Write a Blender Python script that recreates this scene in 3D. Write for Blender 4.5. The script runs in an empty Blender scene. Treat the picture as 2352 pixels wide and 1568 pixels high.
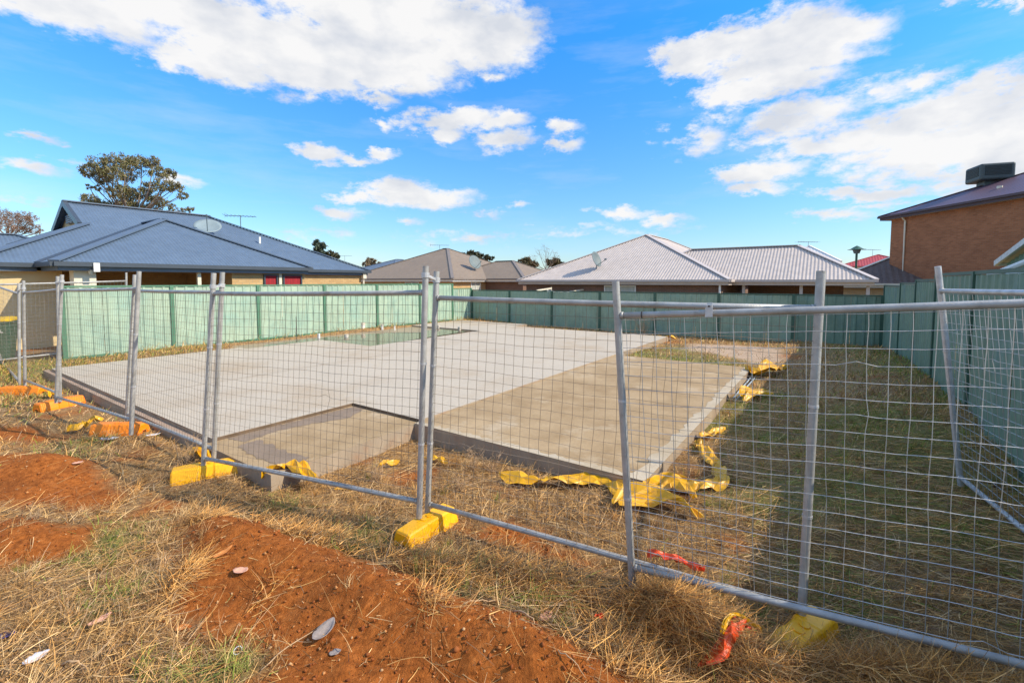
import bpy, math, random
import numpy as np
from mathutils import Vector, Matrix

random.seed(7)
RNG = np.random.default_rng(11)
sc = bpy.context.scene
C = sc.collection

# ------------------------------------------------------------------ camera, sky, sun, exposure
F, V0, HE = 1042.0, 709.0, 1.93            # focal length and optical centre in units of a 2352 px wide frame, eye height
PITCH = math.atan(63 / F)
cam_d = bpy.data.cameras.new("camera")
cam = bpy.data.objects.new("camera", cam_d)
C.objects.link(cam)
cam_d.sensor_width = 36.0
cam_d.lens = F / 2352 * 36.0
cam_d.shift_y = -(784 - V0) / 2352.0
cam_d.clip_start = 0.05
cam_d.clip_end = 2000
cam.location = (0, 0, HE)
cam.rotation_euler = (math.pi / 2 - PITCH, 0, 0)
sc.camera = cam

SUN_EL = math.radians(38.5)
SUN_H = Vector((0.97, -0.24)).normalized()          # horizontal direction towards the sun
SUN_V = Vector((SUN_H.x * math.cos(SUN_EL), SUN_H.y * math.cos(SUN_EL), math.sin(SUN_EL)))
sd = bpy.data.lights.new("sun", 'SUN')
sd.energy = 4.4
sd.angle = math.radians(0.5)
sd.color = (1.0, 0.88, 0.70)
sun = bpy.data.objects.new("sun", sd)
C.objects.link(sun)
sun.rotation_euler = SUN_V.to_track_quat('Z', 'Y').to_euler()
sun.location = (20, -5, 30)
sc.view_settings.view_transform = 'Standard'
sc.view_settings.look = 'None'
sc.view_settings.gamma = 1
sc.view_settings.use_curve_mapping = False
sc.view_settings.exposure = 0.38
sc.cycles.max_bounces = 6
sc.cycles.transparent_max_bounces = 8
sc.cycles.use_denoising = True


def ray(u, v):
    dx = (u - 1176) / F
    dy = (V0 - v) / F
    return Vector((dx, dy * math.sin(PITCH) + math.cos(PITCH), dy * math.cos(PITCH) - math.sin(PITCH)))


def at(u, v, z):
    r = ray(u, v)
    t = (z - HE) / r.z
    return Vector((0, 0, HE)) + r * t


def atY(u, v, Y):
    r = ray(u, v)
    return Vector((0, 0, HE)) + r * (Y / r.y)


# ------------------------------------------------------------------ world: Nishita sky with clouds
world = bpy.data.worlds.new("World")
sc.world = world
world.use_nodes = True
nt = world.node_tree
nt.nodes.clear()
WN, WL = nt.nodes, nt.links


def wmath(op, a, b=None, c=None, clamp=False):
    n = WN.new('ShaderNodeMath')
    n.operation = op
    n.use_clamp = clamp
    for i, x in enumerate((a, b, c)):
        if x is None:
            continue
        if isinstance(x, (int, float)):
            n.inputs[i].default_value = x
        else:
            WL.new(x, n.inputs[i])
    return n.outputs[0]


def wvec(op, a, b):
    n = WN.new('ShaderNodeVectorMath')
    n.operation = op
    for i, x in enumerate((a, b)):
        if x is None:
            continue
        if isinstance(x, tuple):
            n.inputs[i].default_value = x
        else:
            WL.new(x, n.inputs[i])
    return n.outputs['Value'] if op == 'LENGTH' else n.outputs[0]


def wmix(fac, a, b, mode='MIX'):
    n = WN.new('ShaderNodeMix')
    n.data_type = 'RGBA'
    n.blend_type = mode
    for sock, x in ((n.inputs[0], fac), (n.inputs[6], a), (n.inputs[7], b)):
        if isinstance(x, (int, float, tuple)):
            sock.default_value = x
        else:
            WL.new(x, sock)
    return n.outputs[2]


tc = WN.new('ShaderNodeTexCoord')
DIR = tc.outputs['Generated']
sep = WN.new('ShaderNodeSeparateXYZ')
WL.new(DIR, sep.inputs[0])
AZ = wmath('ARCTAN2', sep.outputs[0], sep.outputs[1])
EL = wmath('ARCSINE', sep.outputs[2])
comb = WN.new('ShaderNodeCombineXYZ')
WL.new(AZ, comb.inputs[0])
WL.new(EL, comb.inputs[1])


def wnoise(scale, detail, rough, vec):
    n = WN.new('ShaderNodeTexNoise')
    n.inputs['Scale'].default_value = scale
    n.inputs['Detail'].default_value = detail
    n.inputs['Roughness'].default_value = rough
    WL.new(vec, n.inputs['Vector'])
    return n


stretch = wvec('MULTIPLY', comb.outputs[0], (1.0, 1.9, 1.0))
nz1 = wnoise(6.5, 6, 0.62, stretch)
nz2 = wnoise(24.0, 5, 0.65, stretch)
warp = wvec('MULTIPLY', wvec('SUBTRACT', nz1.outputs['Color'], (0.5, 0.5, 0.5)), (0.16, 0.075, 0.0))
warp2 = wvec('MULTIPLY', wvec('SUBTRACT', nz2.outputs['Color'], (0.5, 0.5, 0.5)), (0.05, 0.03, 0.0))
PQ = wvec('ADD', wvec('ADD', comb.outputs[0], warp), warp2)

CLOUDS = [  # u, v, ru, rv, density
    (120, 5, 330, 60, 1.2), (430, 30, 230, 75, 1.25), (620, 105, 260, 95, 1.3), (500, 150, 160, 42, 1.2),
    (900, 45, 280, 85, 1.3), (1090, 85, 170, 85, 1.3), (850, 130, 260, 78, 1.25), (700, 170, 190, 42, 1.15),
    (900, 175, 160, 30, 1.0), (870, 222, 50, 20, .8),
    (1050, 272, 125, 28, 1.0), (1150, 285, 70, 26, .9), (1285, 296, 56, 20, .75), (1290, 335, 46, 19, .8),
    (1170, 326, 80, 19, .6), (1140, 176, 26, 13, .5), (890, 279, 26, 11, .5), (1030, 300, 50, 22, .8),
    (735, 347, 60, 22, .95), (800, 355, 70, 14, .9), (885, 346, 38, 10, .7), (915, 440, 110, 30, 1.1),
    (980, 455, 120, 25, 1.0), (840, 450, 66, 16, .8), (800, 495, 52, 14, .55), (935, 515, 34, 9, .4),
    (1115, 490, 38, 9, .45), (1090, 550, 100, 13, .45), (730, 540, 80, 13, .35), (860, 418, 30, 12, .4),
    (70, 300, 60, 11, .55), (130, 312, 24, 8, .4), (70, 372, 95, 18, .55), (120, 350, 80, 10, .4),
    (440, 418, 32, 13, .45), (60, 455, 90, 14, .3), (1000, 545, 60, 9, .3),
    (1640, 115, 145, 52, 1.25), (1770, 90, 190, 62, 1.3), (1930, 80, 120, 44, 1.15), (1810, 140, 190, 35, 1.1),
    (1700, 210, 125, 32, 1.0), (1830, 180, 120, 34, .9), (1600, 312, 80, 48, .7), (1650, 262, 50, 20, .5),
    (1850, 262, 150, 34, .8), (1800, 290, 150, 32, .8), (2000, 215, 160, 30, .55),
    (2140, 275, 290, 55, .95), (2300, 215, 160, 52, 1.1), (2120, 350, 330, 60, .9), (1930, 330, 200, 34, .85),
    (2330, 330, 230, 130, 1.3), (1735, 402, 120, 30, 1.05), (1740, 440, 80, 15, .8), (2010, 434, 140, 18, .9),
    (2270, 3, 40, 12, .6), (2340, 12, 50, 22, .6), (2190, 10, 40, 12, .35), (2140, 182, 70, 20, .55),
    (1415, 487, 88, 15, .75), (1535, 505, 55, 13, .6), (1920, 494, 100, 15, .65), (2050, 466, 70, 11, .45),
    (1195, 470, 26, 8, .35), (1370, 535, 160, 8, .25), (1330, 520, 60, 8, .25),
]
mx = None


def blob(a, e, ra, re, dens):
    global mx
    q = wvec('MULTIPLY', wvec('SUBTRACT', PQ, (a, e, 0.0)), (1 / ra, 1 / re, 0.0))
    m = wmath('MULTIPLY_ADD', wvec('LENGTH', q, None), -dens, dens)
    mx = m if mx is None else wmath('MAXIMUM', mx, m)


for (u, v, ru, rv, dens) in CLOUDS:
    d0 = ray(u, v).normalized()
    az, el = math.atan2(d0.x, d0.y), math.asin(d0.z)
    d1, d2 = ray(u + ru, v).normalized(), ray(u - ru, v).normalized()
    ra = abs(math.atan2(d1.x, d1.y) - math.atan2(d2.x, d2.y)) / 2
    e1, e2 = ray(u, v + rv).normalized(), ray(u, v - rv).normalized()
    re = abs(math.asin(e1.z) - math.asin(e2.z)) / 2
    blob(az, el, ra * 1.12, re * 1.22, dens)
FILL_CLOUDS = []  # clouds out of view, added to make the sky's fill less blue
_r = random.Random(5)
for i in range(16):
    a_ = 1.05 + (2 * math.pi - 2.1) * (i + .5) / 16
    a_ = a_ if a_ < math.pi else a_ - 2 * math.pi
    FILL_CLOUDS.append((a_, _r.uniform(.18, .75), _r.uniform(.22, .36), _r.uniform(.06, .13), _r.uniform(1.0, 1.25)))
for i in range(8):
    FILL_CLOUDS.append((-3 + .8 * i, _r.uniform(.85, 1.35), _r.uniform(.3, .5), _r.uniform(.10, .16), 1.2))
for (a, e, ra, re, dens) in FILL_CLOUDS + [(1.5, .5, .35, .12, 1.1), (2.1, .25, .4, .08, 1), (2.8, .45, .35, .13, 1.1), (-1.4, .55, .35, .12, 1.1),
                             (-2.0, .2, .3, .06, .9), (-2.6, .4, .4, .1, 1.1), (0.3, 1.1, .5, .13, 1.1), (-.9, .95, .4, .1, 1), (2.4, .85, .4, .12, 1)]:
    blob(a, e, ra, re, dens)
ragged = wmath('MULTIPLY_ADD', wmath('ADD', wmath('SUBTRACT', nz2.outputs[0], 0.5), wmath('MULTIPLY', wmath('SUBTRACT', nz1.outputs[0], 0.5), .8)), 1.25, mx)
mr = WN.new('ShaderNodeMapRange')
mr.interpolation_type = 'SMOOTHSTEP'
mr.inputs['From Min'].default_value = -0.10
mr.inputs['From Max'].default_value = 0.55
WL.new(ragged, mr.inputs['Value'])
veil = WN.new('ShaderNodeMapRange')          # thin high haze, streaky
veil.inputs['From Min'].default_value = 0.50
veil.inputs['From Max'].default_value = 0.85
veil.inputs['To Max'].default_value = 0.30
WL.new(wnoise(2.6, 6, 0.6, wvec('MULTIPLY', comb.outputs[0], (1.0, 5.0, 1.0))).outputs[0], veil.inputs['Value'])
CM = wmath('MAXIMUM', wmath('MULTIPLY', mr.outputs[0], 0.97), veil.outputs[0])
# cloud brightness: thicker parts a little greyer, wisps brighter
nz3 = wnoise(7.0, 5, 0.55, wvec('ADD', stretch, (3.1, 0.25, 1.7)))
shade = WN.new('ShaderNodeMapRange')
shade.inputs['From Min'].default_value = 0.33
shade.inputs['From Max'].default_value = 0.56
WL.new(nz3.outputs[0], shade.inputs['Value'])
CLOUD_HI, CLOUD_LO = (5.05, 4.98, 4.9, 1), (3.65, 3.8, 4.1, 1)
ccol = wmix(shade.outputs[0], CLOUD_LO, CLOUD_HI)
sky = WN.new('ShaderNodeTexSky')
sky.sky_type = 'NISHITA'
sky.sun_disc = False
sky.sun_elevation = SUN_EL
sky.sun_rotation = math.atan2(SUN_H.x, SUN_H.y)
sky.altitude = 50
sky.air_density = 1.0
sky.dust_density = 0.4
sky.ozone_density = 2.0
tint = WN.new('ShaderNodeValToRGB')      # clearer, bluer air higher up
for pos, colr in ((0.0, (.68, .76, .86)), (.17, (.50, .73, 1.05)), (.47, (.25, 1.03, 1.60))):
    e_ = tint.color_ramp.elements[0] if pos == 0 else (tint.color_ramp.elements[1] if pos == .47 else tint.color_ramp.elements.new(pos))
    e_.position = pos
    e_.color = (*[c / 2 for c in colr], 1)
WL.new(sep.outputs[2], tint.inputs[0])
skyc = wmix(1.0, wmix(1.0, sky.outputs[0], tint.outputs[0], 'MULTIPLY'), (2.0, 2.0, 2.0, 1), 'MULTIPLY')
bg = WN.new('ShaderNodeBackground')
bg.inputs['Strength'].default_value = 0.148
WL.new(wmix(CM, skyc, ccol), bg.inputs['Color'])
wo = WN.new('ShaderNodeOutputWorld')
WL.new(bg.outputs[0], wo.inputs['Surface'])
world.cycles.sampling_method = 'MANUAL'
world.cycles.sample_map_resolution = 512


# ------------------------------------------------------------------ materials
def mat(name, col, rough=0.7, metal=0.0, vary=0.12, scale=6.0, bump=0.0, bscale=60.0, col2=None, spec=0.5, dirt=None, attr=None, stretch=None):
    m = bpy.data.materials.new(name)
    m.use_nodes = True
    N, L = m.node_tree.nodes, m.node_tree.links
    b = N['Principled BSDF']
    b.inputs['Roughness'].default_value = rough
    b.inputs['Metallic'].default_value = metal
    b.inputs['Specular IOR Level'].default_value = spec
    t = N.new('ShaderNodeTexCoord')
    src = t.outputs['Object']
    if stretch:
        mp = N.new('ShaderNodeMapping')
        mp.inputs['Scale'].default_value = stretch
        L.new(src, mp.inputs['Vector'])
        src = mp.outputs[0]
    n = N.new('ShaderNodeTexNoise')
    n.inputs['Scale'].default_value = scale
    n.inputs['Detail'].default_value = 7
    n.inputs['Roughness'].default_value = 0.6
    L.new(src, n.inputs['Vector'])
    r = N.new('ShaderNodeValToRGB')
    r.color_ramp.elements[0].position = 0.3
    r.color_ramp.elements[1].position = 0.7
    c2 = col2 or tuple(min(1, c * (1 + vary)) for c in col)
    c1 = col if col2 else tuple(c * (1 - vary) for c in col)
    r.color_ramp.elements[0].color = (*c1, 1)
    r.color_ramp.elements[1].color = (*c2, 1)
    L.new(n.outputs[0], r.inputs[0])
    out = r.outputs[0]
    if attr:
        at_ = N.new('ShaderNodeAttribute')
        at_.attribute_name = attr
        out = at_.outputs['Color']
    if dirt:
        dcol, dscale, lo, hi = dirt
        n2 = N.new('ShaderNodeTexNoise')
        n2.inputs['Scale'].default_value = dscale
        n2.inputs['Detail'].default_value = 8
        n2.inputs['Roughness'].default_value = 0.65
        L.new(t.outputs['Object'], n2.inputs['Vector'])
        mr_ = N.new('ShaderNodeMapRange')
        mr_.inputs['From Min'].default_value = lo
        mr_.inputs['From Max'].default_value = hi
        L.new(n2.outputs[0], mr_.inputs['Value'])
        mx_ = N.new('ShaderNodeMix')
        mx_.data_type = 'RGBA'
        L.new(mr_.outputs[0], mx_.inputs[0])
        L.new(out, mx_.inputs[6])
        mx_.inputs[7].default_value = (*dcol, 1)
        out = mx_.outputs[2]
    if 'concrete' in name or 'sheet' in name or 'roof' in name:
        n4 = N.new('ShaderNodeTexNoise')          # fine speckle, water marks
        n4.inputs['Scale'].default_value = 38 if 'concrete' in name else 3.2
        n4.inputs['Detail'].default_value = 9
        n4.inputs['Roughness'].default_value = .75
        L.new(t.outputs['Object'], n4.inputs['Vector'])
        m4 = N.new('ShaderNodeMapRange')
        m4.inputs['From Min'].default_value = .35
        m4.inputs['From Max'].default_value = .65
        m4.inputs['To Min'].default_value = .86
        m4.inputs['To Max'].default_value = 1.08
        L.new(n4.outputs[0], m4.inputs['Value'])
        x4 = N.new('ShaderNodeMix')
        x4.data_type = 'RGBA'
        x4.blend_type = 'MULTIPLY'
        x4.inputs[0].default_value = 1
        L.new(out, x4.inputs[6])
        L.new(m4.outputs[0], x4.inputs[7])
        out = x4.outputs[2]
    L.new(out, b.inputs['Base Color'])
    if bump:
        n3 = N.new('ShaderNodeTexNoise')
        n3.inputs['Scale'].default_value = bscale
        n3.inputs['Detail'].default_value = 5
        L.new(src, n3.inputs['Vector'])
        bp = N.new('ShaderNodeBump')
        bp.inputs['Strength'].default_value = bump
        bp.inputs['Distance'].default_value = 0.01
        L.new(n3.outputs[0], bp.inputs['Height'])
        L.new(bp.outputs[0], b.inputs['Normal'])
    return m


def brickmat(name, c1, c2, mortar, rot, bw=0.23, bh=0.086):
    """Brickwork for far walls; rot is the wall's heading so courses follow the wall."""
    m = bpy.data.materials.new(name)
    m.use_nodes = True
    N, L = m.node_tree.nodes, m.node_tree.links
    b = N['Principled BSDF']
    b.inputs['Roughness'].default_value = 0.9
    g = N.new('ShaderNodeNewGeometry')
    mp = N.new('ShaderNodeMapping')
    mp.inputs['Rotation'].default_value = (0, 0, -rot)
    L.new(g.outputs['Position'], mp.inputs['Vector'])
    sp = N.new('ShaderNodeSeparateXYZ')
    L.new(mp.outputs[0], sp.inputs[0])
    ad = N.new('ShaderNodeMath')
    ad.operation = 'ADD'
    L.new(sp.outputs[0], ad.inputs[0])
    L.new(sp.outputs[1], ad.inputs[1])
    cb = N.new('ShaderNodeCombineXYZ')
    L.new(ad.outputs[0], cb.inputs[0])
    L.new(sp.outputs[2], cb.inputs[1])
    br = N.new('ShaderNodeTexBrick')
    br.inputs['Scale'].default_value = 1.0
    br.inputs['Brick Width'].default_value = bw
    br.inputs['Row Height'].default_value = bh
    br.inputs['Mortar Size'].default_value = 0.006
    br.inputs['Mortar Smooth'].default_value = 0.2
    br.inputs['Bias'].default_value = 0.0
    br.inputs['Color1'].default_value = (*c1, 1)
    br.inputs['Color2'].default_value = (*c2, 1)
    br.inputs['Mortar'].default_value = (*mortar, 1)
    L.new(cb.outputs[0], br.inputs['Vector'])
    n = N.new('ShaderNodeTexNoise')
    n.inputs['Scale'].default_value = 1.3
    n.inputs['Detail'].default_value = 8
    L.new(g.outputs['Position'], n.inputs['Vector'])
    mr_ = N.new('ShaderNodeMapRange')
    mr_.inputs['To Min'].default_value = 0.75
    mr_.inputs['To Max'].default_value = 1.25
    L.new(n.outputs[0], mr_.inputs['Value'])
    mx_ = N.new('ShaderNodeMix')
    mx_.data_type = 'RGBA'
    mx_.blend_type = 'MULTIPLY'
    mx_.inputs[0].default_value = 1
    L.new(br.outputs[0], mx_.inputs[6])
    L.new(mr_.outputs[0], mx_.inputs[7])
    L.new(mx_.outputs[2], b.inputs['Base Color'])
    bp = N.new('ShaderNodeBump')
    bp.inputs['Strength'].default_value = 0.6
    bp.inputs['Distance'].default_value = 0.01
    bp.invert = True
    L.new(br.outputs['Fac'], bp.inputs['Height'])
    L.new(bp.outputs[0], b.inputs['Normal'])
    return m


M = {}
M['galv'] = mat('galvanised_steel', (0.40, 0.395, 0.375), .48, .28, .22, 9, .15, 90, dirt=((.20, .17, .13), 4, .58, .75))
M['galv_new'] = mat('bright_galvanised_steel', (0.54, 0.545, 0.55), .42, .35, .2, 14, .1, 120)
M['wire'] = mat('mesh_wire', (0.24, 0.185, 0.13), .6, .2, .25, 5)
M['wire_bright'] = mat('bright_mesh_wire', (0.46, 0.455, 0.44), .45, .5, .2, 5)
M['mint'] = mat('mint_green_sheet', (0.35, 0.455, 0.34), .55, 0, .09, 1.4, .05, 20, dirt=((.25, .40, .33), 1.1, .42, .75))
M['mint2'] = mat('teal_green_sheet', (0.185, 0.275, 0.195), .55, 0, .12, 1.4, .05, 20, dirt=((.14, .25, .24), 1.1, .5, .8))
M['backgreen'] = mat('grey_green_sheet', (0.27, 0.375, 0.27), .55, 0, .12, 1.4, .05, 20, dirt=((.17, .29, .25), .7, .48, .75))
M['teal'] = mat('blue_green_sheet', (0.10, 0.19, 0.165), .5, 0, .1, 1.6, .05, 20)
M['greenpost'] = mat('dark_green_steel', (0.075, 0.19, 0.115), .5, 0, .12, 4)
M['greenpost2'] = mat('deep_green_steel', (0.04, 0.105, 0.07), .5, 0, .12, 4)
M['concrete'] = mat('pale_concrete', (0.48, 0.415, 0.325), .85, 0, .05, .7, .12, 14, dirt=((.40, .305, .20), .45, .50, .72))
M['concrete_tan'] = mat('tan_stained_concrete', (0.295, 0.195, 0.092), .85, 0, .1, 1.9, .15, 14, col2=(.44, .315, .175), dirt=((.50, .40, .27), 1.3, .56, .72))
M['concrete_edge'] = mat('rough_slab_edge', (0.32, 0.255, 0.185), .9, 0, .2, 3, .6, 22, dirt=((.34, .2, .12), 2.2, .52, .75), stretch=(1, 1, .35))
M['concrete_wet'] = mat('silty_wet_concrete', (0.33, 0.25, 0.165), .45, 0, .15, 1.1, .1, 14)
M['stained'] = mat('dark_stained_riser', (0.13, 0.085, 0.05), .85, 0, .3, 6)
M['pale_band'] = mat('pale_trowelled_concrete', (0.48, 0.405, 0.295), .85, 0, .12, 1.1, .1, 14, dirt=((.40, .31, .19), 2.5, .42, .75))
M['porch_shade'] = mat('painted_shade_concrete', (0.25, 0.18, 0.12), .7, 0, .15, 3, .1, 14)  # darker concrete tone that paints in the shade on the porch
M['joint'] = mat('dirty_joint', (0.30, 0.22, 0.14), .9, 0, .3, 6)
M['ledge'] = mat('red_dusted_ledge', (0.36, 0.26, 0.19), .9, 0, .18, 4, .2, 30)
M['yellow_plastic'] = mat('yellow_plastic_block', (0.93, 0.455, 0.003), .45, 0, .05, 5, .05, 60, dirt=((.6, .34, .06), 5, .62, .85))
M['orange_plastic'] = mat('orange_plastic_block', (0.95, 0.26, 0.003), .45, 0, .05, 5, .05, 60, dirt=((.6, .24, .05), 5, .62, .85))
M['film'] = mat('yellow_plastic_film', (0.68, 0.35, 0.003), .4, 0, .12, 6, .1, 25, dirt=((.42, .26, .05), 9, .55, .8))
M['orange_film'] = mat('orange_barrier_tape', (0.80, 0.085, 0.015), .4, 0, .15, 6, .3, 30)
M['blue_roof'] = mat('slate_blue_steel_roof', (0.115, 0.165, 0.235), .45, .1, .06, .5)
M['blue_dark'] = mat('dark_slate_trim', (0.055, 0.07, 0.09), .4, .1, .1, 2)
M['blue_cap'] = mat('slate_ridge_cap', (0.11, 0.15, 0.205), .45, .1, .08, 2)
M['brown_roof'] = mat('taupe_steel_roof', (0.25, 0.19, 0.135), .6, 0, .06, .5)
M['brown_cap'] = mat('taupe_cap', (0.20, 0.17, 0.15), .6, 0, .06, 2)
M['white_roof'] = mat('pale_grey_steel_roof', (0.53, 0.455, 0.40), .55, .0, .04, .4)
M['white_cap'] = mat('grey_ridge_cap', (0.50, 0.44, 0.41), .5, 0, .05, 2)
M['cream'] = mat('cream_render', (0.66, 0.52, 0.29), .85, 0, .05, 1.5, .2, 60)
M['cream_trim'] = mat('cream_paint', (0.72, 0.66, 0.52), .6, 0, .04, 2)
M['white'] = mat('white_pvc', (0.78, 0.78, 0.75), .4, 0, .04, 3)
M['dirty_white'] = mat('dirty_white_pvc', (0.55, 0.50, 0.42), .5, 0, .2, 12)
M['grey_pipe'] = mat('grey_blue_conduit', (0.36, 0.43, 0.48), .35, 0, .08, 6)
M['black'] = mat('black_steel', (0.035, 0.03, 0.03), .6, 0, .2, 5)
M['dish'] = mat('grey_dish_metal', (0.12, 0.16, 0.17), .6, 0, .12, 3)
M['dish_pale'] = mat('pale_dish_metal', (0.22, 0.28, 0.30), .5, 0, .1, 3)
M['glass'] = mat('dark_glass', (0.03, 0.035, 0.04), .08, 0, .2, 2)
M['curtain'] = mat('red_curtain', (0.30, 0.012, 0.02), .8, 0, .4, 3, stretch=(12, 12, .4))
M['blind'] = mat('pale_curtain', (0.42, 0.44, 0.40), .8, 0, .2, 3, stretch=(9, 9, .3))
M['soffit'] = mat('cream_soffit', (0.45, 0.40, 0.30), .8, 0, .04, 2)
M['purple_roof'] = mat('plum_steel_roof', (0.125, 0.075, 0.10), .5, .1, .08, .6)
M['purple_trim'] = mat('plum_gutter', (0.07, 0.04, 0.045), .5, .1, .08, 2)
M['cooler'] = mat('dark_grey_plastic_cooler', (0.055, 0.075, 0.075), .5, 0, .12, 4)
M['cooler_slat'] = mat('charcoal_louvre', (0.022, 0.03, 0.03), .6, 0, .12, 4)
M['bark'] = mat('grey_brown_bark', (0.20, 0.155, 0.12), .9, 0, .25, 5)
M['twig'] = mat('pale_twig', (0.24, 0.18, 0.14), .9, 0, .25, 5)
M['leaf'] = mat('leaf_material', (0.1, 0.1, 0.03), .6, 0, .2, 5, attr='Col')
M['grass'] = mat('grass_blade_material', (0.3, 0.2, 0.08), .75, 0, .2, 5, attr='Col', spec=.25)
M['pebble'] = mat('pebble_material', (0.4, 0.3, 0.2), .85, 0, .2, 5, attr='Col', spec=.3)
M['bin'] = mat('dark_green_bin_plastic', (0.045, 0.13, 0.08), .45, 0, .1, 5)
M['bin_lid'] = mat('yellow_bin_lid', (0.82, 0.52, 0.01), .45, 0, .05, 5)
M['red_roof'] = mat('red_roof_steel', (0.40, 0.05, 0.05), .6, 0, .06, 2)
M['tile_roof'] = mat('brown_tile_roof', (0.135, 0.10, 0.085), .8, 0, .3, 9)
M['paving'] = mat('brown_paving', (0.30, 0.19, 0.12), .85, 0, .15, 3)
M['bark_piece'] = mat('grey_weathered_bark', (0.27, 0.23, 0.21), .9, 0, .25, 22, .5, 60)
M['orange_leaf'] = mat('orange_dead_leaf', (0.60, 0.22, 0.05), .8, 0, .25, 30)
M['pink_leaf'] = mat('pale_pink_dead_leaf', (0.72, 0.38, 0.25), .7, 0, .2, 30)
M['paper'] = mat('white_paper', (0.66, 0.64, 0.66), .8, 0, .08, 20)
M['stick'] = mat('pale_dry_stick', (0.47, 0.31, 0.17), .85, 0, .2, 18)
M['red_flower'] = mat('orange_red_plastic', (0.75, 0.07, 0.01), .6, 0, .15, 20)
M['blue_litter'] = mat('dark_blue_plastic', (0.05, 0.045, 0.17), .5, 0, .2, 20)

# compass of the block: B runs away to the right, A runs away to the left
Bv = Vector((0.577, 0.8168, 0)).normalized()
Av = Vector((-0.824, 0.567, 0)).normalized()
ANG_B = math.atan2(Bv.y, Bv.x)
M['brick_yellow'] = brickmat('yellow_brickwork', (.56, .37, .17), (.48, .30, .13), (.36, .29, .20), ANG_B)
M['brick_brown'] = brickmat('brown_brickwork', (.20, .105, .07), (.15, .085, .06), (.2, .16, .13), ANG_B)
M['brick_orange'] = brickmat('orange_brown_brickwork', (.40, .155, .065), (.29, .11, .045), (.30, .19, .12), math.pi / 2)
M['cream_brick'] = brickmat('cream_brickwork', (.42, .32, .17), (.36, .27, .14), (.3, .25, .18), ANG_B)


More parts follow.
